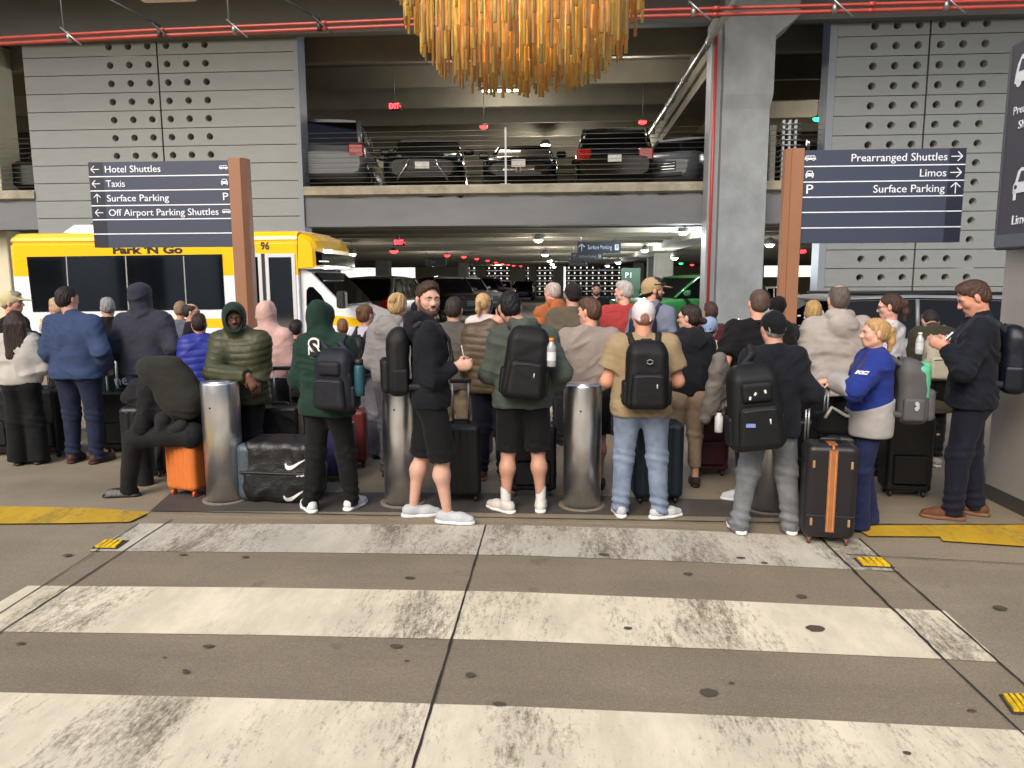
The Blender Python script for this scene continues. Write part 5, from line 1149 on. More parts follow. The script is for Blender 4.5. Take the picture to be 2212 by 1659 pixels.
        if 'lower' in ex:      # lower band of the jacket in a second colour
            c2, z2 = ex['lower']; A = Blob()
            for z, hx, rr in ((1.12, .072, .108), (.97, .080, .108), (hm, .085, .112)): A.cone(S(-hx, 0, z), S(hx, 0, z), r_(rr)+o*1.1+.003, r_(rr)+o*1.1+.003, .12)
            A.plane(lambda P: np.maximum(hz-.004-P[..., 2], P[..., 2]-z2*s+.35*P[..., 1])); part('lower_panel', A.mesh('lower_panel', vox, folds(seed*3+1, .007)), cloth(c2), t)
            for i in ex.get('cuffs', ()):
                A = Blob(); E, Wr = jt['el', i], jt['wr', i]; A.cone(E+(Wr-E)*.1, Wr-(Wr-E)*.0, r_(.05)+o+.003, r_(.036)+o+.003, .02, cut=True); part('sleeve_panel', A.mesh('sleeve_panel', vox, folds(seed, .005)), cloth(c2), t)
    # ---- trousers or shorts
    if bottom:
        D = Blob(); wst = .99
        D.cone(S(-.07, 0, wst), S(.07, 0, wst), r_(.088)*min(b, 1.15)+.012, r_(.098)*min(b, 1.15)+.012, .08)
        for i, sg in ((0, -1), (1, 1)):
            HP, KN, AK = jt['hip', i], jt['knee', i], jt['ank', i]; fw = {'straight': (.082, .066), 'slim': (.068, .050), 'wide': (.098, .105), 'flare': (.072, .098), 'shorts': (.10, .10), 'jogger': (.086, .062), 'tight': (.062, .045), 'capri': (.07, .056)}[legs]
            D.ell(HP+V3(0, -.045, -.01)*s, V3(.084, .080, .10)*s*min(b, 1.12), None, .06)
            if legs == 'shorts': ke = HP*.06+KN*.94 if 'shortlen' not in (extra or {}) else HP*(1-extra['shortlen'])+KN*extra['shortlen']; D.cone(HP, ke, r_(.104)*min(b, 1.1), r_(fw[1]), .05, cut=True)
            else:
                D.cone(HP, KN, r_(.102)*min(b, 1.12), r_(fw[0]), .06); en = AK+V3(0, 0, (-.045 if legs in ('straight', 'wide', 'jogger') else -.072 if legs == 'flare' else .02 if legs != 'capri' else .1))*s
                D.cone(KN, en, r_(fw[0]), r_(fw[1]), .04, cut=True)
                if legs == 'jogger': D.cone(KN*.16+en*.84, en*.97+KN*.03, r_(.074), r_(.07), .03); D.cone(en+V3(0, 0, .02), en, r_(.05), r_(.05), .01)
        if seat is None: D.cone(S(0, 0, .88), S(0, 0, .84), r_(.05), r_(.03), .05)
        fo = folds(seed*5+2, .0115, 15, (1, 1, .8)); 
        def lw(v, fo=fo, zk=.5*s, za=.12*s):
            z = v[:, 2]; bunch = (0 if seat is not None else 1)*np.exp(-((z-za)/.09)**2)*(1 if legs in ('straight', 'jogger', 'slim') else .2)+(0 if seat is not None else .5)*np.exp(-((z-zk)/.08)**2)
            return fo(v)*(.55+bunch*.8)+(.007*bunch*np.sin(z*95+v[:, 0]*22+v[:, 1]*17)).astype(np.float32)
        part('shorts' if legs == 'shorts' else 'trousers', D.mesh('trousers', vox, lw), cloth(bottom, bs=160, var=.30), t)
    # ---- shoes
    for i in (0, 1):
        AK, fd = jt['ank', i], jt['fd', i]; up = V3(0, 0, 1); g0 = V3(AK[0], AK[1], 0)+V3(0, 0, AK[2]-.085*s); fsz = s*(.93 if female else 1.03)
        if socks:
            A = Blob(); A.cone(g0+V3(0, 0, .19*s), g0+V3(0, 0, .05), .042*s, .04*s, .02); part('sock', A.mesh('sock', .008), cloth(socks), t)
        if shoe == 'slide':
            A = Blob(); A.cone(g0-fd*.05*fsz+V3(0, 0, .045), g0+fd*.14*fsz+V3(0, 0, .036), .036*fsz, .036*fsz, .03); part('sock', A.mesh('sock', .008), cloth((20, 20, 22)), t)
            for kk in range(3): A = Blob(); a = g0+fd*(.05+.035*kk)*fsz; A.cone(a+V3(0, 0, .02), a+fd*.012+V3(0, 0, .02), .052*fsz, .052*fsz, .01); A.plane(lambda P: .015-P[..., 2]); part('strap', A.mesh('strap', .008), M('slide_grey', (92, 90, 84), .6), t)
            A = Blob(); A.cone(g0-fd*.06*fsz, g0+fd*.16*fsz, .047*fsz, .05*fsz, .01); A.plane(lambda P: np.maximum(g0[2]+.002-P[..., 2], P[..., 2]-g0[2]-.026)); part('sole', A.mesh('sole', .008), BLK, t); continue
        gz = float(g0[2]); A = Blob(); A.cone(g0-fd*.045*fsz+V3(0, 0, .050), g0+fd*.10*fsz+V3(0, 0, .040), .040*fsz, .042*fsz, .03); A.cone(g0+fd*.10*fsz+V3(0, 0, .038), g0+fd*.165*fsz+V3(0, 0, .032), .042*fsz, .034*fsz, .03)
        A.cone(g0-fd*.01+V3(0, 0, .05), g0-fd*.012+V3(0, 0, (.105 if (extra or {}).get('hightop') else .085)*s), .042*fsz, .041*fsz, .03, cut=True); A.plane(lambda P: gz+.012-P[..., 2])
        so_ = part('shoe', A.mesh('shoe', min(vox, .009), folds(seed, .0015, 30)), cloth(shoe, bump=.15, rough=.65), t)
        A = Blob(); A.cone(g0-fd*.05*fsz+V3(0, 0, .015), g0+fd*.105*fsz+V3(0, 0, .015), .044*fsz, .047*fsz, .01); A.cone(g0+fd*.105*fsz+V3(0, 0, .015), g0+fd*.17*fsz+V3(0, 0, .017), .047*fsz, .036*fsz, .02)
        A.plane(lambda P: np.maximum(gz+.001-P[..., 2], P[..., 2]-gz-.030)); part('sole', A.mesh('sole', min(vox, .009)), M('sole_%d_%d_%d' % tuple(sole or tuple(int(x*.5) for x in shoe)), sole or tuple(int(x*.5) for x in shoe), .7), so_)
    t['_'] = 0; del t['_']
    return t, jt, S, s, h, wl
def backpack(label, who, col, w=.30, hgt=.47, dep=.17, dx=0., dz=0., dy=0., straps=(-1, 1), pockets=1, tilt=0., off=.0, vox=.009, trim=None, rough=.6, group='backpacks worn in the crowd', pocketc=None, zc=1.19):
    t0, jt, S, s, h, wl = who
    t = thing('backpack', label, 'backpack', t0.location, t0.rotation_euler.z, group)
    c = S(dx, 0, zc)+V3(0, -(.128+off+dep*.5+.012), dz)+V3(0, dy, 0); rt = rotm(0, 0, tilt)
    mat = M('pack_%d_%d_%d' % tuple(col), tuple(int(x*(.62 if sum(col) < 130 else .92)) for x in col), rough, var=.12, vs=8, bump=.14, bs=300, spec=.35)
    L = lambda x, y, z: c+rt@V3(x, y, z)
    A = Blob(); A.box(L(0, 0, -.02), V3(w/2, dep/2, hgt/2-.02), .065, rt, taper=.13); A.box(L(0, dep*.12, hgt*.30), V3(w*.40, dep*.36, hgt*.2), .055, rt, .05)
    part('pack_body', A.mesh('pack_body', vox, folds(77, .0028, 18)), mat, t)
    pm = mat if not pocketc else M('pack_%d_%d_%d' % tuple(pocketc), pocketc, rough, var=.12, vs=8, bump=.2, bs=120)
    A = Blob(); A.box(L(0, -dep*.5-.008, -hgt*.20), V3(w*.40, .036, hgt*.25), .035, rt, taper=.1); p1 = part('front_pocket', A.mesh('front_pocket', vox, folds(31, .0025, 18)), pm, t)
    if pockets > 1: A = Blob(); A.box(L(0, -dep*.46-.004, hgt*.2), V3(w*.30, .028, hgt*.12), .028, rt); part('upper_pocket', A.mesh('upper_pocket', vox, folds(32, .0025, 18)), pm, t)
    for sg in (-1, 1): A = Blob(); A.box(L(sg*w*.5, .01, -hgt*.26), V3(.022, dep*.36, hgt*.18), .02, rt); part('side_pocket', A.mesh('side_pocket', vox), mat, t)
    zp = M('zip_grey', tuple(min(255, int(x*1.5+26)) for x in col), .5)
    m = MB(); m.tube([L(x, -dep*.5-.046-.002, -hgt*.20+hgt*.205-.6*x*x) for x in np.linspace(-w*.31, w*.31, 9)], .0035, 5); part('zip', m, zp, p1)
    m = MB(); m.tube([L(math.sin(a)*w*.455, -dep*.28, hgt*.06+math.cos(a)*hgt*.36) for a in np.linspace(-1.7, 1.7, 17)], .0042, 5); part('zip', m, zp, t)
    if trim:
        m = MB(); m.tube([L(w*.18, -dep*.5-.05, -hgt*.1), L(w*.18, -dep*.5-.052, -hgt*.16)], .005, 5); part('zip_pull', m, M('zip_pull_%d' % trim[0], trim, .4), t)
    sw = M('strap_%d_%d_%d' % tuple(col), tuple(int(x*.85) for x in col), .7, bump=.2, bs=200)
    for sg in straps:
        pts = [L(sg*.075, dep*.42, hgt*.40), S(sg*.085+dx*.55, -.105, 1.425)+V3(0, -off, 0), S(sg*.10+dx*.45, -.04, 1.482), S(sg*.112+dx*.4, .06, 1.445), S(sg*.118+dx*.3, .13, 1.34), S(sg*.125, .15, 1.22), S(sg*.165, .10, 1.09), S(sg*.175, .0, 1.02), L(sg*w*.42, dep*.40, -hgt*.36)]
        A = Blob()
        for a, b_ in zip(pts[:-1], pts[1:]): A.cone(a, b_, .026*s, .026*s, .015, None if 0 else ((0, 1, .25) if a[2] < 1.45*s else (0, .4, 1), 2.4))
        part('shoulder_strap', A.mesh('shoulder_strap', .0085), sw, t)
    m = MB(); m.tube([L(-.045, dep*.42, hgt*.42), L(-.035, dep*.40, hgt*.50), L(.035, dep*.40, hgt*.50), L(.045, dep*.42, hgt*.42)], .009, 6); part('grab_handle', m, sw, t)
    return t, L, p1
# ============================================================ the crowd
BLKC = (23, 23, 26); NAVY = (27, 31, 48); JEAN = (38, 48, 78)
# --- front row, at the kerb
who = person('bearded man in black shorts and dark jacket looking back, holding a cup', 927, 5.42, 606, rot=-74, face=True, skinc=SKP, hy=-72, hp=-3, top=(24, 27, 38), hem=.86, collar='hooddown', loose=.010,
    bottom=BLKC, legs='shorts', shoe=(196, 202, 206), sole=(222, 224, 226), hair='medium', hc=(58, 38, 26), beard=(84, 60, 48),
    stance=((-.10, -.13), (.10, .10)), world={('el', 1): at(936, 820, 5.22), ('wr', 1): at(984, 792, 5.30), ('wr', 0): at(985, 788, 5.46), ('el', 0): at(935, 815, 5.62)},
    extra={('hand', 1): dict(dir=(1, .25, .15), palm=(-.1, 1, 0), thumb=(0, 0, 1), curl=.7), ('hand', 0): dict(dir=(1, -.3, .1), palm=(0, -1, 0), thumb=(0, 0, 1), curl=.7), ('foot', 0): (.1, 1), ('foot', 1): (.45, 1), 'topname': 'jacket', 'shortlen': 1.06, 'gaze': .001})
backpack('black backpack on the bearded man looking back', who, (20, 20, 22), .29, .50, .16, off=.015)
c = at(1006, 784, 5.38); t = thing('cup', 'clear iced drink cup with a straw in the bearded man hand', 'cup', (c.x-.01, 5.38, c.z-.06))
m = MB(); m.lathe([(.026, 0), (.036, .10), (.037, .103)], n=16); part('cup_body', m, M('iced_drink', (196, 176, 160), .15, spec=.7), t)
m = MB(); m.tube([(0, 0, .08), (-.02, 0, .19)], .004, 6); part('straw', m, M('straw', (215, 210, 200), .5), t)
who = person('person in green hoodie, hood up, with a white bordered S on the shoulder', 704, 5.58, 650, rot=-14, hood='up', hd=(-.05, .02, -.01), hp=-8, hy=8, top=(30, 66, 52), hem=.84, loose=.030, bottom=(26, 26, 27), legs='straight', shoe=(232, 232, 232), sole=(240, 240, 240), arms=('fold', 'fold'),
    stance=((-.17, -.06), (.13, .10)), skinc=SKD, extra={('foot', 0): (-.75, .6), ('foot', 1): (.1, 1), 'topname': 'hoodie'})
gp = who
bp_, Lb, pk = backpack('navy black backpack on the person in the green hoodie', who, (34, 37, 50), .31, .46, .16, pockets=2, off=.012, dx=.23, dz=-.03)
who = person('man in sage green hoodie with black shorts and white socks, black backpack', 1130, 5.65, 626, rot=6, hd=(-.10, .03, -.005), hp=-8, hy=6, top=(76, 86, 78), hem=.86, collar='hooddown', loose=.020, bottom=BLKC, legs='shorts', shoe=(222, 216, 206), sole=(235, 232, 226), socks=(236, 234, 232), hair='medium', hc=(16, 15, 16), b=1.06, arms=('fold', 'pocket'),
    stance=((-.14, -.0), (.14, .02)), skinc=SKIN, extra={('foot', 0): (-.7, .7), ('foot', 1): (.1, 1), 'topname': 'hoodie', 'shortlen': .98})
_, Ls, _ = backpack('large black backpack on the man in the sage hoodie', who, (22, 22, 24), .32, .54, .17, pockets=1, tilt=7, dz=.03, dx=.01, off=.012, trim=(200, 200, 200))
bt = Ls(.19, -.02, .03); wt_ = _.matrix_basis
def bottle(label, pos, cap, liquid, rz=0., hgt=.21, r=.034):
    t = thing('bottle', label, 'bottle', pos, rz); m = MB(); m.lathe([(r*.9, 0), (r, .01), (r, .06), (r*.88, .075), (r, .09), (r, hgt*.68), (r*.5, hgt*.86), (r*.42, hgt*.9)], n=16); part('bottle_body', m, M('clear_bottle_%d' % liquid[0], liquid, .12, spec=.7, coat=.5), t)
    m = MB(); m.lathe([(r*.52, hgt*.88), (r*.52, hgt)], n=14); part('bottle_cap', m, M('bottle_cap_%d' % cap[0], cap, .45), t)
    m = MB(); m.lathe([(r*1.01, hgt*.22), (r*1.01, hgt*.52)], n=16, cap=False); part('bottle_label', m, M('bottle_label', (214, 214, 216), .6, var=.12, vs=30), t)
def wpos(who, p): return Matrix.Translation(who[0].location) @ Matrix.Rotation(who[0].rotation_euler.z, 4, 'Z') @ Vector([float(x) for x in p])
bottle('clear bottle with an orange cap in the side pocket of a black backpack', at(1191, 792, 5.38), (240, 130, 30), (158, 162, 162))
who = person('man in white back-to-front mesh cap, tan t-shirt and light blue jeans', 1388, 5.6, 644, rot=2, top=(168, 146, 108), hem=.84, sleeve='short', hat='backless', hatc=(236, 226, 226), hair='buzz', hc=(150, 110, 92), skinc=(206, 148, 122), bottom=(128, 146, 172), legs='straight', shoe=(206, 208, 210), sole=(236, 236, 236), b=1.16, loose=.012, arms=('fold', 'fold'),
    stance=((-.155, 0.), (.155, -.06)), extra={('foot', 0): (-.1, 1), ('foot', 1): (.9, .35)})
bp2, L2, pk2 = backpack('black backpack with a small grey emblem, on the man in the white cap', who, (19, 19, 21), .31, .50, .17, pockets=1, off=.018, trim=(190, 190, 190))
m = MB()
for sg in (1, -1):
    pts = [L2(.005+sgx*.022+.0, -.103, .105+sg*(.004+.012*math.cos(a_))) for sgx, a_ in zip(np.linspace(-1, 1, 9), np.linspace(-1.5, 1.5, 9))]
    m.tube([(p[0], p[1], p[2]) for p in pts], .0035, 5)
part('emblem', m, M('emblem_grey', (150, 150, 152), .5), bp2)
who34 = person('short man in black cap, navy sweater and grey jogging trousers, backpack on one shoulder', 1672, 5.25, 668, rot=2, hd=(-.02, 0, 0), hy=10, top=(26, 31, 44), hem=.80, collar='band', hat='cap', hatc=(22, 24, 30), hair='short', hc=(150, 148, 145), skinc=(200, 150, 128), bottom=(124, 128, 132), legs='jogger', shoe=(108, 114, 122), sole=(240, 240, 240), arms=('phone', 'pocket'), loose=.012,
    stance=((-.205, .02), (.20, .02)), extra={('foot', 0): (-.12, 1), ('foot', 1): (.12, 1)})
bpk, Lp, pkp = backpack('bulging black backpack with white key tags slung on the left shoulder', who34, (20, 21, 24), .34, .58, .20, pockets=2, dx=-.215, dz=-.12, off=.01, straps=(-1,), tilt=-6, trim=(225, 225, 225))
for (a, b_, r_z) in ((-.02, .13, .5), (.045, .14, -.3), (-.055, .105, .1), (-.03, .02, .7), (-.055, .0, -.4), (-.035, -.02, .2)):
    m = MB(); m.box(-.007, .007, -.010, -.002, -.012, .012, .002); o = part('key_tag', m, M('white_tag', (215, 215, 212), .5), bpk); o.location = Vector([float(x) for x in Lp(a, -.122, b_-.02)]); o.rotation_euler = (0, r_z, 0)
m = MB(); m.box(-.03, .03, -.01, 0, -.012, .012); o = part('name_patch', m, M('blue_patch', (120, 140, 190), .5), bpk); o.location = Vector([float(x) for x in Lp(-.07, -.15, -.09)])
who = person('blonde woman in blue and grey windbreaker with flared jeans, seen in profile', 1886, 5.45, 684, rot=82, female=True, face=True, hy=4, skinc=(214, 164, 140), top=(30, 54, 150), hem=.80, loose=.020, collar='band', hair='pony', hc=(176, 140, 92), bottom=(34, 44, 92), legs='flare', shoe=(150, 146, 140), b=1.05,
    stance=((-.09, .06), (.09, -.06)), world={('el', 0): at(1846, 842, 5.10), ('wr', 0): at(1800, 822, 5.28), ('el', 1): at(1885, 850, 5.7), ('wr', 1): at(1850, 842, 5.72)},
    extra={('hand', 0): dict(dir=(-1, .1, -.12), palm=(0, .1, -1), thumb=(0, -1, 0), curl=.75), 'lower': ((176, 172, 168), 1.05), 'cuffs': (0,), 'topname': 'windbreaker', 'tie': (225, 215, 205)})
b39, L39, p39 = backpack('grey backpack with mint green side panel on the blonde woman', who, (88, 86, 88), .30, .46, .20, off=.02, dz=-.02, tilt=0)
m = Blob(); m.box(L39(.06, -.09, .10), V3(.055, .055, .10), .04, rotm(0, 0, 0), taper=.1); part('mint_panel', m.mesh('mint_panel', .009, folds(4, .002)), M('mint_nylon', (88, 176, 134), .6, bump=.2, bs=100), b39)
m = Blob(); m.box(L39(-.09, -.045, .06), V3(.05, .05, .13), .04, rotm(0, 0, 0), taper=.1); part('mint_panel', m.mesh('mint_panel', .009, folds(4, .002)), M('mint_nylon', (88, 190, 140), .55, bump=.2, bs=100), b39)
m = MB(); 
for a in range(5): m.lathe([(.016, -.004), (.016, .004)], (.03*math.cos(a*1.257), 0, .03*math.sin(a*1.257)), 10, 'y')
m.lathe([(.02, -.005), (.02, .005)], (0, 0, 0), 10, 'y'); o = part('flower_patch', m, M('flower_white', (190, 188, 190), .7), b39); o.rotation_euler = (0, 0, R(-60)); o.location = Vector([float(x) for x in L39(-.165, -.02, -.09)])
who41 = person('tall man in navy sweater looking down at a phone, brown ankle boots', 2106, 5.72, 600, rot=68, face=True, hy=6, hp=-26, skinc=(206, 146, 122), top=(25, 29, 46), hem=.84, collar='zip', loose=.016, hair='short', hc=(70, 50, 38), bottom=(28, 33, 54), legs='straight', shoe=(112, 66, 40), sole=(120, 84, 60), b=1.12, hd=(0, .04, -.01),
    stance=((-.10, .07), (.10, -.10)), world={('el', 0): at(2080, 802, 5.45), ('wr', 0): at(2046, 752, 5.62), ('el', 1): at(2085, 800, 6.0), ('wr', 1): at(2050, 750, 5.86)},
    extra={('hand', 0): dict(dir=(-1, .35, .5), palm=(0, 1, .3), thumb=(0, 0, 1), curl=.6), ('hand', 1): dict(dir=(-1, -.3, .5), palm=(0, -1, .3), thumb=(0, 0, 1), curl=.6), ('foot', 0): (-.1, 1), ('foot', 1): (.2, 1)})
backpack('navy backpack with shiny panels on the tall man with the phone', who41, (30, 38, 56), .30, .50, .17, off=.02, pockets=1, rough=.35, trim=(215, 215, 215), dz=.0)
p = at(2040, 737, 5.74); t = thing('phone', 'phone with a lit pale screen held by the tall man', 'phone', p, R(60)); m = MB(); m.box(-.034, .034, -.005, .005, -.03, .09, .006); o = part('case', m, BLK, t); m = MB(); m.box(-.03, .03, -.0065, -.005, -.026, .086); part('screen', m, M('phone_screen', (190, 210, 235), .2, emit=.8), o); t.rotation_euler = (R(-40), 0, R(250))
# hooded man leaning on the first bollard
who = person('man in olive quilted jacket with green hood up, leaning his arm on a steel bollard', 520, 6.28, 652, rot=190, face=True, hy=14, hp=-4, skinc=SKD, hair='buzz', hc=(20, 18, 18), glasses=True, beard=(52, 38, 34), top=(60, 62, 38), hem=.80, quilt=.058, hood='up', loose=.030, bottom=(34, 34, 42), legs='straight', shoe=(26, 26, 28), hd=(.03, .05, -.01), b=1.08,
    world={('el', 1): at(462, 806, 6.02), ('wr', 1): at(537, 812, 5.92), ('el', 0): at(566, 790, 6.35), ('wr', 0): at(560, 830, 6.2)}, stance=((-.10, .12), (.10, -.12)),
    extra={('hand', 1): dict(dir=(.45, -.05, -1), palm=(-.5, .9, 0), thumb=(-1, -.3, 0), curl=.35), 'hoodc': (34, 66, 48), 'topname': 'jacket'})
# --- second row
person('woman with long dark brown hair in a white sweater and wide black trousers', 40, 6.9, 668, rot=18, female=True, hy=10, top=(204, 198, 190), hem=.93, collar='sweater', loose=.022, hair='long', hc=(46, 32, 26), bottom=(24, 24, 26), legs='wide', shoe=(112, 98, 84), arms=('fold', 'fold'), extra={'hairlen': .40})
person('man in pale yellow cap and black jacket reaching forward, at the left edge', 38, 7.7, 627, rot=-72, face=True, hat='cap', hatc=(214, 200, 146), hair='short', hc=(140, 130, 120), skinc=(206, 150, 128), top=(24, 24, 27), hem=.84, loose=.015, bottom=(30, 30, 32), world={('el', 1): at(70, 730, 7.45), ('wr', 1): at(112, 742, 7.5)})
person('large man in a blue quarter zip sweater and dark jeans', 165, 7.0, 617, rot=-4, b=1.24, top=(52, 72, 112), hem=.86, collar='zip', loose=.020, hair='short', hc=(36, 28, 26), hd=(-.045, 0, 0), hy=-12, bottom=JEAN, legs='straight', shoe=(92, 56, 40), sole=(60, 40, 32), arms=('back', 'pocket'), stance=((-.13, 0), (.13, 0)))
person('fair haired older person mostly hidden behind the man in the blue sweater', 131, 8.4, 643, rot=70, hair='medium', hc=(176, 150, 116), top=(190, 184, 174), bottom=(60, 60, 62))
person('grey haired man in a black coat between the blue sweater and the dark hoodie', 240, 8.4, 641, rot=28, hair='short', hc=(136, 134, 132), hy=10, top=(22, 22, 25), hem=.62, collar='band', loose=.02, bottom=(26, 26, 28))
person('broad man in slate sweater with a grey hood over his head', 317, 7.3, 612, rot=2, b=1.16, hd=(-.02, 0, 0), hood='up', top=(56, 58, 74), hem=.86, loose=.018, bottom=(48, 62, 100), legs='straight', shoe=(40, 40, 44), arms=('pocket', 'pocket'))
person('balding man with glasses in a black jacket, facing right by the bus', 420, 8.7, 653, rot=-62, hair='balding', hc=(36, 30, 28), glasses=True, top=(22, 22, 25), hem=.8, collar='band', loose=.015, bottom=(30, 30, 34), b=1.08, hy=-8)
person('fair haired person in a grey blue top behind the balding man', 396, 9.5, 650, rot=8, female=True, hair='medium', hc=(140, 116, 92), top=(96, 104, 120), bottom=(50, 50, 56))
person('woman with dark hair in a royal blue jacket behind the hooded man', 434, 7.25, 676, rot=32, female=True, hair='medium', hc=(42, 28, 24), top=(40, 50, 138), hem=.84, quilt=.07, loose=.03, bottom=(26, 28, 36), hy=-10)
person('woman in pale pink hoodie with the hood up', 588, 7.05, 651, rot=-8, female=True, hood='up', hd=(-.04, 0, 0), hy=10, top=(222, 176, 164), hem=.95, loose=.014, bottom=(26, 27, 36), legs='slim', shoe=(40, 40, 44), arms=('fold', 'phone'), b=1.08)
person('dark haired person in a black coat between the pink and the green hood', 642, 7.9, 690, rot=0, hair='medium', hc=(22, 18, 18), top=(24, 24, 26), hem=.7, bottom=(26, 26, 28), loose=.02)
person('brown haired person glimpsed right of the green hood', 742, 8.5, 688, rot=20, female=True, hair='medium', hc=(108, 74, 50), top=(60, 52, 50), bottom=(40, 40, 44))
who = person('woman with a brown bun in a lavender top and wide grey trousers', 793, 7.4, 655, rot=-22, female=True, hair='bun', hc=(98, 68, 46), glasses=True, hy=-8, top=(188, 184, 204), hem=.94, loose=.012, bottom=(112, 113, 124), legs='wide', shoe=(150, 148, 144), arms=('fold', 'fold'))
backpack('small black backpack with pale piping on the woman in lavender', who, (22, 22, 24), .26, .40, .13)
who = person('woman in light grey hoodie with a blonde bun tied by a pink scrunchie', 852, 6.65, 630, rot=-14, female=True, b=1.14, hair='bun', hc=(182, 150, 104), hd=(.05, .0, 0), hp=-6, top=(142, 139, 136), hem=.92, collar='hooddown', loose=.020, bottom=(92, 90, 92), legs='straight', shoe=(60, 60, 62), arms=('phone', 'fold'), extra={'tie': (214, 172, 152)})
person('person in a black cap hidden behind the bearded man', 905, 8.4, 648, rot=0, hat='cap', hatc=(22, 22, 24), hair='short', hc=(20, 18, 18), top=(30, 30, 33), bottom=(30, 30, 32))
person('person in a grey brown coat and khaki trousers behind the bearded man', 982, 6.9, 640, rot=-4, hair='short', hc=(50, 40, 34), top=(92, 86, 80), hem=.84, collar='zip', loose=.02, bottom=(138, 122, 98), legs='straight', shoe=(70, 56, 46), b=1.1, arms=('back', 'pocket'))
person('woman with a blonde ponytail in a white top and black trousers', 1046, 8.5, 631, rot=-8, female=True, hair='pony', hc=(186, 154, 104), hy=-18, top=(214, 200, 196), hem=.95, loose=.01, bottom=(22, 22, 24), legs='slim', shoe=(40, 40, 42), extra={'tie': (220, 190, 160)})
person('person in brown quilted jacket, dark jeans and tan boots', 1062, 6.6, 634, rot=2, hair='short', hc=(30, 26, 26), top=(78, 64, 46), hem=.84, quilt=.062, collar='band', loose=.024, bottom=(30, 36, 56), legs='straight', shoe=(122, 80, 40), sole=(150, 110, 70), hd=(.13, .02, -.02), arms=('back', 'back'), b=1.05)
person('bald older man in an orange hoodie and glasses', 1192, 8.9, 606, rot=38, hair='balding', hc=(170, 160, 150), glasses=True, skinc=(212, 160, 140), top=(178, 98, 54), hem=.84, collar='hooddown', loose=.012, bottom=(60, 60, 66), hy=8)
person('man in dark cap and olive brown jacket facing the garage', 1236, 8.1, 609, rot=4, hat='cap', hatc=(48, 38, 36), hy=14, hair='short', hc=(46, 36, 32), top=(98, 88, 70), hem=.8, collar='band', loose=.02, bottom=(40, 42, 50), b=1.12)
person('officer in black uniform facing the crowd from the lane', 1287, 14.6, 611, rot=176, face=True, hair='short', hc=(26, 22, 20), beard=(40, 32, 30), top=(24, 26, 32), hem=.95, sleeve='short', bottom=(24, 26, 34), shoe=(18, 18, 20), group='people past the island', vox=.012)
person('man in taupe sweater turning his head left, behind a steel bollard', 1272, 6.35, 641, rot=6, hy=48, face=True, hair='short', hc=(82, 58, 44), skinc=(208, 154, 130), top=(158, 144, 134), hem=.92, collar='sweater', loose=.020, bottom=(24, 24, 27), legs='shorts', shoe=(60, 60, 62), b=1.12, arms=('fold', 'fold'))
person('grey haired bearded man in a red shirt', 1345, 8.7, 605, rot=8, hy=52, face=True, hair='short', hc=(168, 164, 160), beard=(176, 170, 164), skinc=(208, 156, 136), top=(180, 58, 56), hem=.9, collar='sweater', loose=.016, bottom=(52, 56, 70), b=1.2)
who = person('bearded man in tan cap with sunglasses on its brim, facing right', 1408, 7.9, 597, rot=-34, hy=-44, face=True, hat='cap', hatc=(186, 156, 112), hair='short', hc=(40, 32, 28), beard=(58, 44, 38), skinc=(200, 150, 126), top=(118, 126, 150), hem=.86, collar='zip', loose=.012, bottom=(46, 50, 62), extra={'sunglasses': 1})
backpack('navy backpack on the bearded man in the tan cap', who, (32, 40, 66), .30, .46, .15)
who = person('woman in dark hoodie with a low dark bun and glasses, beige trousers', 1486, 6.45, 655, rot=12, hy=46, face=True, female=True, hair='lowbun', hc=(42, 32, 28), glasses=True, skinc=(206, 158, 136), top=(32, 34, 44), hem=.90, collar='hooddown', loose=.014, bottom=(160, 138, 114), legs='capri', shoe=(60, 50, 44), b=1.14, arms=('fold', 'fold'))
person('short woman in a light blue cap and patterned blouse', 1532, 7.2, 682, rot=-24, female=True, hat='cap', hatc=(140, 164, 204), hair='medium', hc=(44, 32, 28), top=(188, 168, 140), hem=.9, bottom=(70, 30, 38), legs='slim', shoe=(150, 120, 60))
person('brown haired woman in maroon behind the blue cap', 1532, 8.3, 651, rot=6, female=True, hair='medium', hc=(64, 44, 36), top=(96, 30, 40), hem=.88, loose=.015, bottom=(60, 24, 32))
who33 = person('big man in black t-shirt with a grey jacket over his bare arm', 1634, 6.35, 621, rot=4, b=1.22, hair='buzz', hc=(86, 68, 58), skinc=(212, 158, 134), top=(20, 20, 23), hem=.84, sleeve='short', loose=.014, bottom=(22, 23, 30), legs='straight', shoe=(214, 218, 222), sole=(226, 228, 230), stance=((-.13, -.30), (.13, .1)), world={('el', 0): at(1560, 800, 6.2), ('wr', 0): at(1545, 850, 6.3)}, extra={('foot', 0): (-.95, .2), 'hightop': 1})
person('person in a black cap peeking out by the right signpost', 1676, 7.7, 638, rot=-30, hat='cap', hatc=(20, 20, 22), hair='short', hc=(30, 26, 26), top=(24, 24, 27), bottom=(28, 28, 30))
person('balding man in a pale beige rain jacket and black trousers', 1804, 6.4, 612, rot=2, hair='balding', hc=(92, 84, 78), skinc=(212, 160, 138), top=(176, 168, 160), hem=.84, collar='hooddown', loose=.026, bottom=(26, 27, 32), legs='straight', shoe=(40, 36, 34), b=1.14, arms=('phone', 'back'))
person('blonde woman with sunglasses on her head behind the pale rain jacket', 1752, 7.3, 648, rot=-14, female=True, hair='medium', hc=(168, 138, 88), top=(30, 30, 34), hem=.8, loose=.016, bottom=(28, 28, 32))
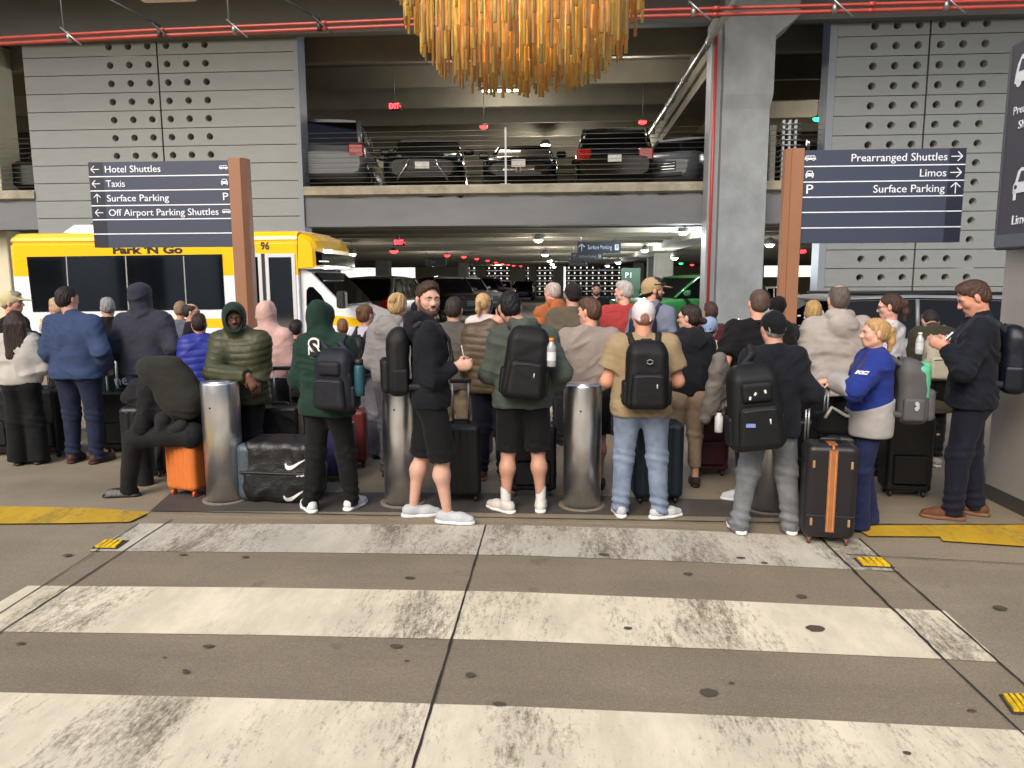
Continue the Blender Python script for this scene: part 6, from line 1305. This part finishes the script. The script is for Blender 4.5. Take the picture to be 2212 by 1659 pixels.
person('woman with a dark ponytail and glasses in a white t-shirt, looking left', 1915, 7.0, 632, rot=46, face=True, female=True, hair='pony', hc=(62, 42, 34), glasses=True, hy=14, hp=-8, skinc=(206, 158, 140), top=(218, 218, 222), hem=.9, loose=.012, bottom=(40, 42, 54), legs='straight', shoe=(50, 50, 52))
who40 = person('woman bending forward in a dark coat with a cream quilted backpack', 2018, 7.3, 682, rot=-4, female=True, hair='medium', hc=(36, 28, 26), hp=-50, hd=(.04, .16, -.10), lean=(.02, .12), topz=.14, top=(72, 66, 48), hem=.60, loose=.02, bottom=(26, 26, 28), legs='slim', shoe=(176, 172, 166), sole=(196, 194, 190), arms=('phone', 'phone'))
backpack('cream quilted backpack on the bending woman by the van', who40, (186, 182, 164), .30, .42, .15, off=-.05, dz=-.02, group='backpacks worn in the crowd')
bottle('clear water bottle in the side pocket of the cream backpack', at(1985, 765, 7.05), (214, 214, 216), (190, 194, 196), hgt=.20)
# ============================================================ marks stuck on surfaces, found by a ray onto the mesh
from mathutils.bvhtree import BVHTree
_bv = {}
def hit(o, u, v):
    """where the sight line through (u, v) meets object o: local point, local normal in o's parent space"""
    bpy.context.view_layer.update()
    if o.name not in _bv:
        me = o.data; _bv[o.name] = BVHTree.FromPolygons([x.co[:] for x in me.vertices], [p.vertices[:] for p in me.polygons])
    inv = o.matrix_world.inverted(); a = inv @ Vector((0, 0, CAM_H)); d = (inv.to_3x3() @ ray(u, v)).normalized()
    l, n, _, _ = _bv[o.name].ray_cast(a, d); return l, n
def stick(o, name, mesh, mat, u, v, up=None, roll=0., lift=.003):
    """mesh drawn in its own X-Z plane facing -Y, laid on o at the sight line (u, v)"""
    l, n = hit(o, u, v)
    if l is None: print('miss', name, u, v); return None
    up = (o.matrix_world.inverted().to_3x3() @ Vector((0, 0, 1))).normalized(); y = -n; x = y.cross(up).normalized(); z = x.cross(y)
    m = Matrix((x, y, z)).transposed().to_4x4(); c = part(name, mesh, mat, o); c.matrix_local = Matrix.Translation(l+n*lift) @ m @ Matrix.Rotation(roll, 4, 'Y'); return c
def kid(t, n): return [c for c in t.children if c.name.split('.')[0] == n][0]
def flat_text(txt, size, bold=0., wrap=None):
    me = text_mesh(txt, size, .002, bold, 'CENTER'); me.transform(Matrix.Rotation(math.pi/2, 4, 'X')); return me
def poly_mesh(name, pts, th=.003):
    m = MB(); m.prism([(a, 0, b) for a, b in pts], (0, -th, 0)); return m.mesh(name)
# S on the green hoodie
hd_ = kid(gp[0], 'hoodie')
o = stick(hd_, 'letter_border', flat_text('S', .175, .017), M('letter_white', (232, 232, 228), .7), 681, 753, lift=.018)
if o:
    me = flat_text('S', .165, .006); q_ = part('letter', me, M('letter_black', (16, 16, 18), .7), o); q_.location = (0, -.004, 0)
wb = [o for o in bpy.data.objects if o.name.startswith('windbreaker')][0]
stick(wb, 'emblem', flat_text('KC', .06, .004), M('letter_white', (232, 232, 228), .7), 1862, 806)
# ============================================================ luggage
def suitcase(label, u, Y, w, d, h, col, rot=0., rods=0., rib=.0, soft=False, strap=None, wheel=(30, 30, 32), rough=.4, rodx=None, grip=BLK, group='upright cases among the crowd', name='suitcase'):
    p = at(u, 1000, Y); t = thing(name, label, 'suitcase', (p.x, Y, 0), R(rot), group); mat = M('case_%d_%d_%d' % tuple(col), col, rough, var=.10, vs=5, bump=.12, bs=160, spec=.45)
    A = Blob(); z0 = .055; A.box(V3(0, 0, z0+h/2), V3(w/2, d/2, h/2), .045 if not soft else .035)
    def wr(v):
        m = (np.abs(v[:, 1]) > d*.40) & (np.abs(v[:, 0]) < w*.42) & (v[:, 2] > z0+h*.07) & (v[:, 2] < z0+h*.93); g = rib*np.clip(np.sin(v[:, 0]/w*2*np.pi*6)*3, -1, 1)*m
        seam = -.004*np.exp(-((v[:, 1]-d*.06)/.006)**2); return (g+seam).astype(np.float32)
    part('shell', A.mesh('shell', .008, wr if not soft else folds(5, .004)), mat, t)
    for sx in (-1, 1):
        for sy in (-1, 1):
            m = MB(); x, y = sx*w*.36, sy*d*.28; m.box(x-.018, x+.018, y-.02, y+.02, .04, z0+.02, .005); wo = part('caster', m, M('caster_%d' % wheel[0], wheel, .5), t)
            m = MB(); m.lathe([(.024, -.011), (.028, -.007), (.028, .007), (.024, .011)], (x, y, .028), 14, 'x'); part('caster_wheel', m, M('caster_%d' % wheel[0], wheel, .5), wo)
    m = MB(); m.tube([(-.07, 0, z0+h-.004), (-.06, 0, z0+h+.022), (.06, 0, z0+h+.022), (.07, 0, z0+h-.004)], .011, 7); part('carry_handle', m, BLK, t)
    if soft:
        m = MB(); m.box(-w*.38, w*.38, -d/2-.022, -d/2+.01, z0+h*.10, z0+h*.48, .015); part('front_pocket', m, mat, t)
    if rods:
        xs = rodx or (-w*.2, w*.2)
        for x in xs: m = MB(); m.tube([(x, d*.38, z0+h-.01), (x, d*.38, rods)], .008, 8); part('handle_rod', m, GALV, t)
        m = MB(); m.box(xs[0]-.025, xs[1]+.025, d*.38-.014, d*.38+.014, rods-.01, rods+.025, .008); part('handle_grip', m, grip, t)
    if strap:
        sm = M('strap_tan', strap, .45, var=.12, vs=14); m = MB(); e = .005
        m.box(-.028, .028, -d/2-e, -d/2+.01, z0+.05, z0+h-.03); m.box(-.028, .028, -d/2+.03, d/2-.03, z0+h-.004, z0+h+e); m.tube([(0, -d/2-.002, z0+h-.035), (0, -d/2+.012, z0+h-.012), (0, -d/2+.035, z0+h+.001)], .012, 5); part('strap', m, sm, t)
        for x in (-.017, .017): m = MB(); m.box(x-.0012, x+.0012, -d/2-e-.001, -d/2-e+.001, z0+.06, z0+h-.05); part('stitching', m, M('stitch', (206, 160, 110), .7), t)
        for sx in (-1, 1):
            for zz in (z0+h*.80, z0+h*.18): m = MB(); m.box(sx*w*.36-.008, sx*w*.36+.008, -d/2-.008, -d/2+.004, zz-.026, zz+.026, .003); part('buckle', m, M('tan_metal', (190, 150, 110), .4, .4), t)
        m = MB(); m.box(-w*.45, w*.45, -d/2-.0025, -d/2+.002, z0+h*.245, z0+h*.252); part('seam', m, M('blue_piping', (48, 62, 84), .5), t)
    return t
suitcase('bright orange hard shell cabin case standing against the first bollard', 408, 5.98, .315, .24, .475, (212, 118, 58), -16, rib=.003, wheel=(196, 92, 50), rough=.38, group='hard cases at the kerb')
suitcase('black suitcase with tan leather strap and tan wheels at the kerb', 1791, 5.12, .335, .25, .65, (33, 31, 33), -8, rods=.94, strap=(160, 100, 56), wheel=(104, 66, 48), rough=.35, rodx=(-.15, -.13), grip=M('tan_grip', (112, 76, 58), .5), group='hard cases at the kerb')
suitcase('black case with raised handle held by the blonde woman in blue', 1806, 5.55, .34, .24, .64, (24, 24, 26), 80, rods=1.02)
suitcase('black suitcase beside the shorts of the bearded man, light telescopic handle', 996, 5.95, .33, .25, .60, (24, 25, 26), 6, rods=.98, rib=.002)
suitcase('black cabin case with raised handle deeper between the legs, left of the sage hoodie', 1026, 7.3, .34, .24, .50, (22, 22, 24), -8, rods=1.0)
suitcase('black soft case behind the bare legs of the man in the sage hoodie', 1150, 6.15, .40, .25, .55, (21, 22, 24), 4, soft=True)
suitcase('dark teal suitcase behind the light blue jeans', 1418, 6.0, .40, .26, .62, (22, 36, 46), 4, rib=.002, rods=.0)
suitcase('black suitcase between the blonde woman and the tall man with the phone', 1955, 6.3, .36, .25, .66, (22, 22, 24), -6, soft=True, rods=1.0)
suitcase('maroon case behind the trousers of the person in the green hoodie', 762, 7.0, .30, .24, .52, (92, 36, 34), 10)
suitcase('purple blue case low behind the big black bag', 724, 6.5, .34, .25, .50, (48, 42, 84), -4, rib=.002)
suitcase('black four wheel case behind the seated person', 318, 6.55, .36, .26, .62, (22, 22, 24), 12, rib=.003)
suitcase('black case at the left, behind the white sweater', 118, 7.3, .38, .27, .66, (20, 20, 23), -8, soft=True, rods=.95)
suitcase('tall black case at the left edge of the photo', 6, 7.3, .40, .27, .68, (19, 19, 22), 8, soft=True)
suitcase('black case beside the dark jeans of the man in blue', 272, 7.5, .36, .26, .60, (22, 22, 25), 15, soft=True)
suitcase('black case under the arm of the pink hoodie woman', 612, 6.6, .36, .25, .62, (22, 23, 26), 8, soft=True, rods=1.0)
suitcase('wine red case beside the big man in the black t-shirt', 1528, 6.9, .34, .25, .60, (62, 24, 34), 0, soft=True)
suitcase('black case behind the tan strapped suitcase, by black trousers', 1728, 6.3, .36, .25, .60, (22, 22, 24), -5, soft=True)
suitcase('black case right behind the cream backpack, by the column', 1990, 8.2, .36, .25, .56, (24, 24, 26), 5, soft=True)
# green bag on a luggage trolley
p = at(262, 800, 7.75); t = thing('luggage_trolley', 'luggage trolley with pale rods behind the man in the blue sweater', 'trolley', (p.x, 7.75, 0))
for x in (-.07, .045): m = MB(); m.tube([(x, -.16, .05), (x, -.16, 1.12)], .012, 8); part('rod', m, M('pale_rod', (196, 200, 196), .35, .5), t)
m = MB(); m.box(-.2, .2, -.18, .18, .04, .08, .01); part('platform', m, GALV, t)
m = MB(); m.tube([(-.07, -.16, 1.11), (.045, -.16, 1.11)], .014, 8); part('grip', m, BLK, t)
tb = thing('green_bag', 'dark green bag with white script letters on the luggage trolley', 'bag', (p.x+.03, 7.75, .08)); A = Blob(); A.box(V3(0, 0, .46), V3(.20, .13, .45), .05)
gbg = part('bag_body', A.mesh('bag_body', .011, folds(9, .005)), cloth((28, 70, 52)), tb)
stick(gbg, 'lettering', flat_text('ne', .16, .002), INK, 262, 822, lift=.004, roll=-.12)
# big black duffel
p = at(610, 1030, 5.85); t = thing('duffel_bag', 'big black sports bag with white curved tick marks on the ground', 'bag', (p.x, 5.93, 0), R(-4)); W2, H2 = .31, .52
A = Blob(); A.box(V3(0, 0, H2*.28), V3(W2, .20, H2*.28), .07, None, .05); A.box(V3(.0, .0, H2*.72), V3(W2*.97, .185, H2*.27), .07, None, .05)
df = part('bag_body', A.mesh('bag_body', .0085, folds(12, .017, 13, (1, 1, .9))), M('black_ripstop', (22, 23, 24), .42, var=.2, vs=6, bump=.25, bs=60, spec=.5), t)
A = Blob(); A.box(V3(-W2*.90, -.01, H2*.48), V3(.07, .185, H2*.46), .06); part('end_panel', A.mesh('end_panel', .0085, folds(14, .008)), M('grey_ripstop', (72, 84, 92), .45, var=.2, vs=8, bump=.2, bs=60), t)
A = Blob(); A.box(V3(0, -.02, H2*.5), V3(W2*.985, .196, .012), .01); part('zip_band', A.mesh('zip_band', .008, folds(15, .003)), BLK, t)
SW = [(-.105, .012), (-.108, -.012), (-.098, -.034), (-.075, -.042), (-.045, -.034), (.13, .050), (-.035, .000), (-.060, -.010), (-.082, -.010), (-.096, -.002)]
bpy.context.view_layer.update()
def swoosh(u, v, sc, roll):
    # laid over the cloth: every outline point is dropped onto the bag
    l, n = hit(df, u, v); 
    if l is None: return
    up = Vector((0, 0, 1)); x = (-n).cross(up).normalized(); z = x.cross(-n); cr, sr = math.cos(roll), math.sin(roll); tri = []
    bv = _bv[df.name]
    # triangulated strip between upper and lower edges
    def tick(f):   # f 0..1 along; returns the two edges
        cx_ = [(-.100, .016), (-.090, -.022), (-.060, -.026), (-.02, -.012), (.03, .012), (.08, .032), (.13, .050)]; th = [.004, .017, .018, .012, .008, .004, .0005]
        k = f*6; i = min(int(k), 5); g = k-i; a = Vector((*cx_[i], 0)).lerp(Vector((*cx_[i+1], 0)), g); tn = (Vector((*cx_[i+1], 0))-Vector((*cx_[i], 0))).normalized(); w = th[i]*(1-g)+th[i+1]*g
        return (a.x-tn.y*w, a.y+tn.x*w), (a.x+tn.y*w, a.y-tn.x*w)
    vs, fs = [], []
    for i in range(31):
        for (a, b) in tick(i/30):
            a, b = a*sc, b*sc; a, b = a*cr-b*sr, a*sr+b*cr; q0 = l+x*a+z*b+n*.08; h_, _, _, _ = bv.ray_cast(q0, -n); vs.append((h_ or (l+x*a+z*b))+n*.004)
        if i: fs.append((2*i-2, 2*i-1, 2*i+1, 2*i))
    m = MB(); m.add(vs, fs); part('tick_mark', m, M('tick_white', (226, 226, 224), .6), df)
swoosh(641, 1003, .95, .12); swoosh(640, 1070, 1.0, .18)
stick(df, 'bag_lettering', flat_text('|| I I | II', .022, .003), M('tick_white', (226, 226, 224), .6), 650, 1026, lift=.012)
# seated person on the orange case, coat over the back
hipc, neckc = at(408, 935, 5.98), at(318, 832, 6.02)
who8 = person('person in black seated on the orange case, bent forward under a dark olive coat', 408, 5.98, 630, rot=90, hood='up', hp=-52, top=(34, 35, 38), hem=.92, loose=.012, bottom=(38, 39, 43), legs='straight', shoe='slide', skinc=SKT, group='people waiting in the crowd', vox=.0095,
    world={'hipc': hipc, 'neckc': neckc, 'neck': neckc, 'head': at(303, 858, 6.02), ('hip', 0): at(405, 938, 5.86), ('hip', 1): at(405, 938, 6.10), ('knee', 0): at(288, 948, 5.80), ('knee', 1): at(300, 948, 6.22), ('ank', 0): G(278, 1072)+Vector((0, 0, .085)), ('ank', 1): at(318, 1055, 6.25)+Vector((0, 0, .0)),
           ('sh', 0): at(322, 842, 5.84), ('sh', 1): at(322, 842, 6.2), ('el', 0): at(306, 925, 5.78), ('wr', 0): at(325, 905, 5.92), ('el', 1): at(300, 930, 6.24), ('wr', 1): at(325, 905, 6.12)})
A = Blob(); wl8 = who8[5]
def Wp(u, v, Y): return wl8(at(u, v, Y))
for Yk in (5.84, 6.0, 6.16):
    for (a, b_) in (((318, 792), (374, 790)), ((336, 824), (398, 822)), ((360, 856), (418, 856)), ((384, 886), (406, 886))): A.cone(Wp(*a, Yk), Wp(*b_, Yk), .078, .078, .14)
part('coat', A.mesh('coat', .0095, folds(44, .012, 14)), cloth((52, 51, 44), bump=.3), who8[0])
A = Blob(); A.cone(Wp(352, 905, 5.80), Wp(338, 992, 5.80), .065, .012, .04); A.cone(Wp(392, 920, 5.80), Wp(345, 950, 5.80), .055, .035, .04); part('coat_tail', A.mesh('coat_tail', .0095, folds(45, .007, 12)), cloth((46, 47, 48), bump=.3), who8[0])
# jacket over the arm of the big man
p = at(1535, 850, 6.2); t = thing('jacket', 'crumpled grey jacket draped over the bare arm of the big man', 'jacket', (p.x, 6.2, 0)); A = Blob()
L_ = lambda u, v, Y: V3(*(at(u, v, Y)-Vector((p.x, 6.2, 0))))
A.cone(L_(1558, 775, 6.15), L_(1535, 880, 6.15), .06, .07, .05); A.cone(L_(1548, 800, 6.1), L_(1522, 905, 6.12), .05, .045, .05); A.cone(L_(1560, 790, 6.22), L_(1552, 890, 6.2), .06, .05, .05)
part('jacket_body', A.mesh('jacket_body', .010, folds(50, .02, 13)), cloth((118, 110, 104), bump=.3), t)
p = at(1553, 908, 6.1); t = thing('water_bottle', 'white flask hanging below the grey jacket', 'flask', (p.x, 6.1, p.z-.1)); m = MB(); m.lathe([(.03, 0), (.034, .01), (.034, .13), (.02, .15), (.02, .17)], n=14); part('flask_body', m, M('flask_white', (206, 208, 210), .4), t)
m = MB(); m.lathe([(.022, .168), (.022, .195), (.01, .2)], n=12); part('flask_cap', m, BLK, t)
p = wpos(gp, Lb(.20, 0, -.06)); t = thing('water_bottle', 'dark teal flask in the side pocket of the navy black backpack', 'flask', p); m = MB(); m.lathe([(.034, -.05), (.038, 0), (.038, .16), (.03, .18)], n=14); part('flask_body', m, M('flask_teal', (30, 74, 84), .4), t)
m = MB(); m.lathe([(.032, .178), (.032, .215), (.02, .22)], n=12); part('flask_cap', m, BLK, t)
p = at(1815, 935, 5.35); t = thing('hand_bag', 'black hand bag with a pale ribbon on top of the case by the blonde woman', 'bag', (p.x, 5.5, .70)); A = Blob(); A.box(V3(0, 0, .07), V3(.14, .09, .08), .05); part('bag_body', A.mesh('bag_body', .009, folds(60, .008)), cloth((26, 25, 26)), t)
m = MB(); m.tube([(-.09, -.09, .12), (-.05, -.1, .20), (.0, -.1, .17), (.05, -.11, .14), (.11, -.1, .13)], .012, 6); part('ribbon', m, M('pale_ribbon', (206, 200, 190), .6), t)
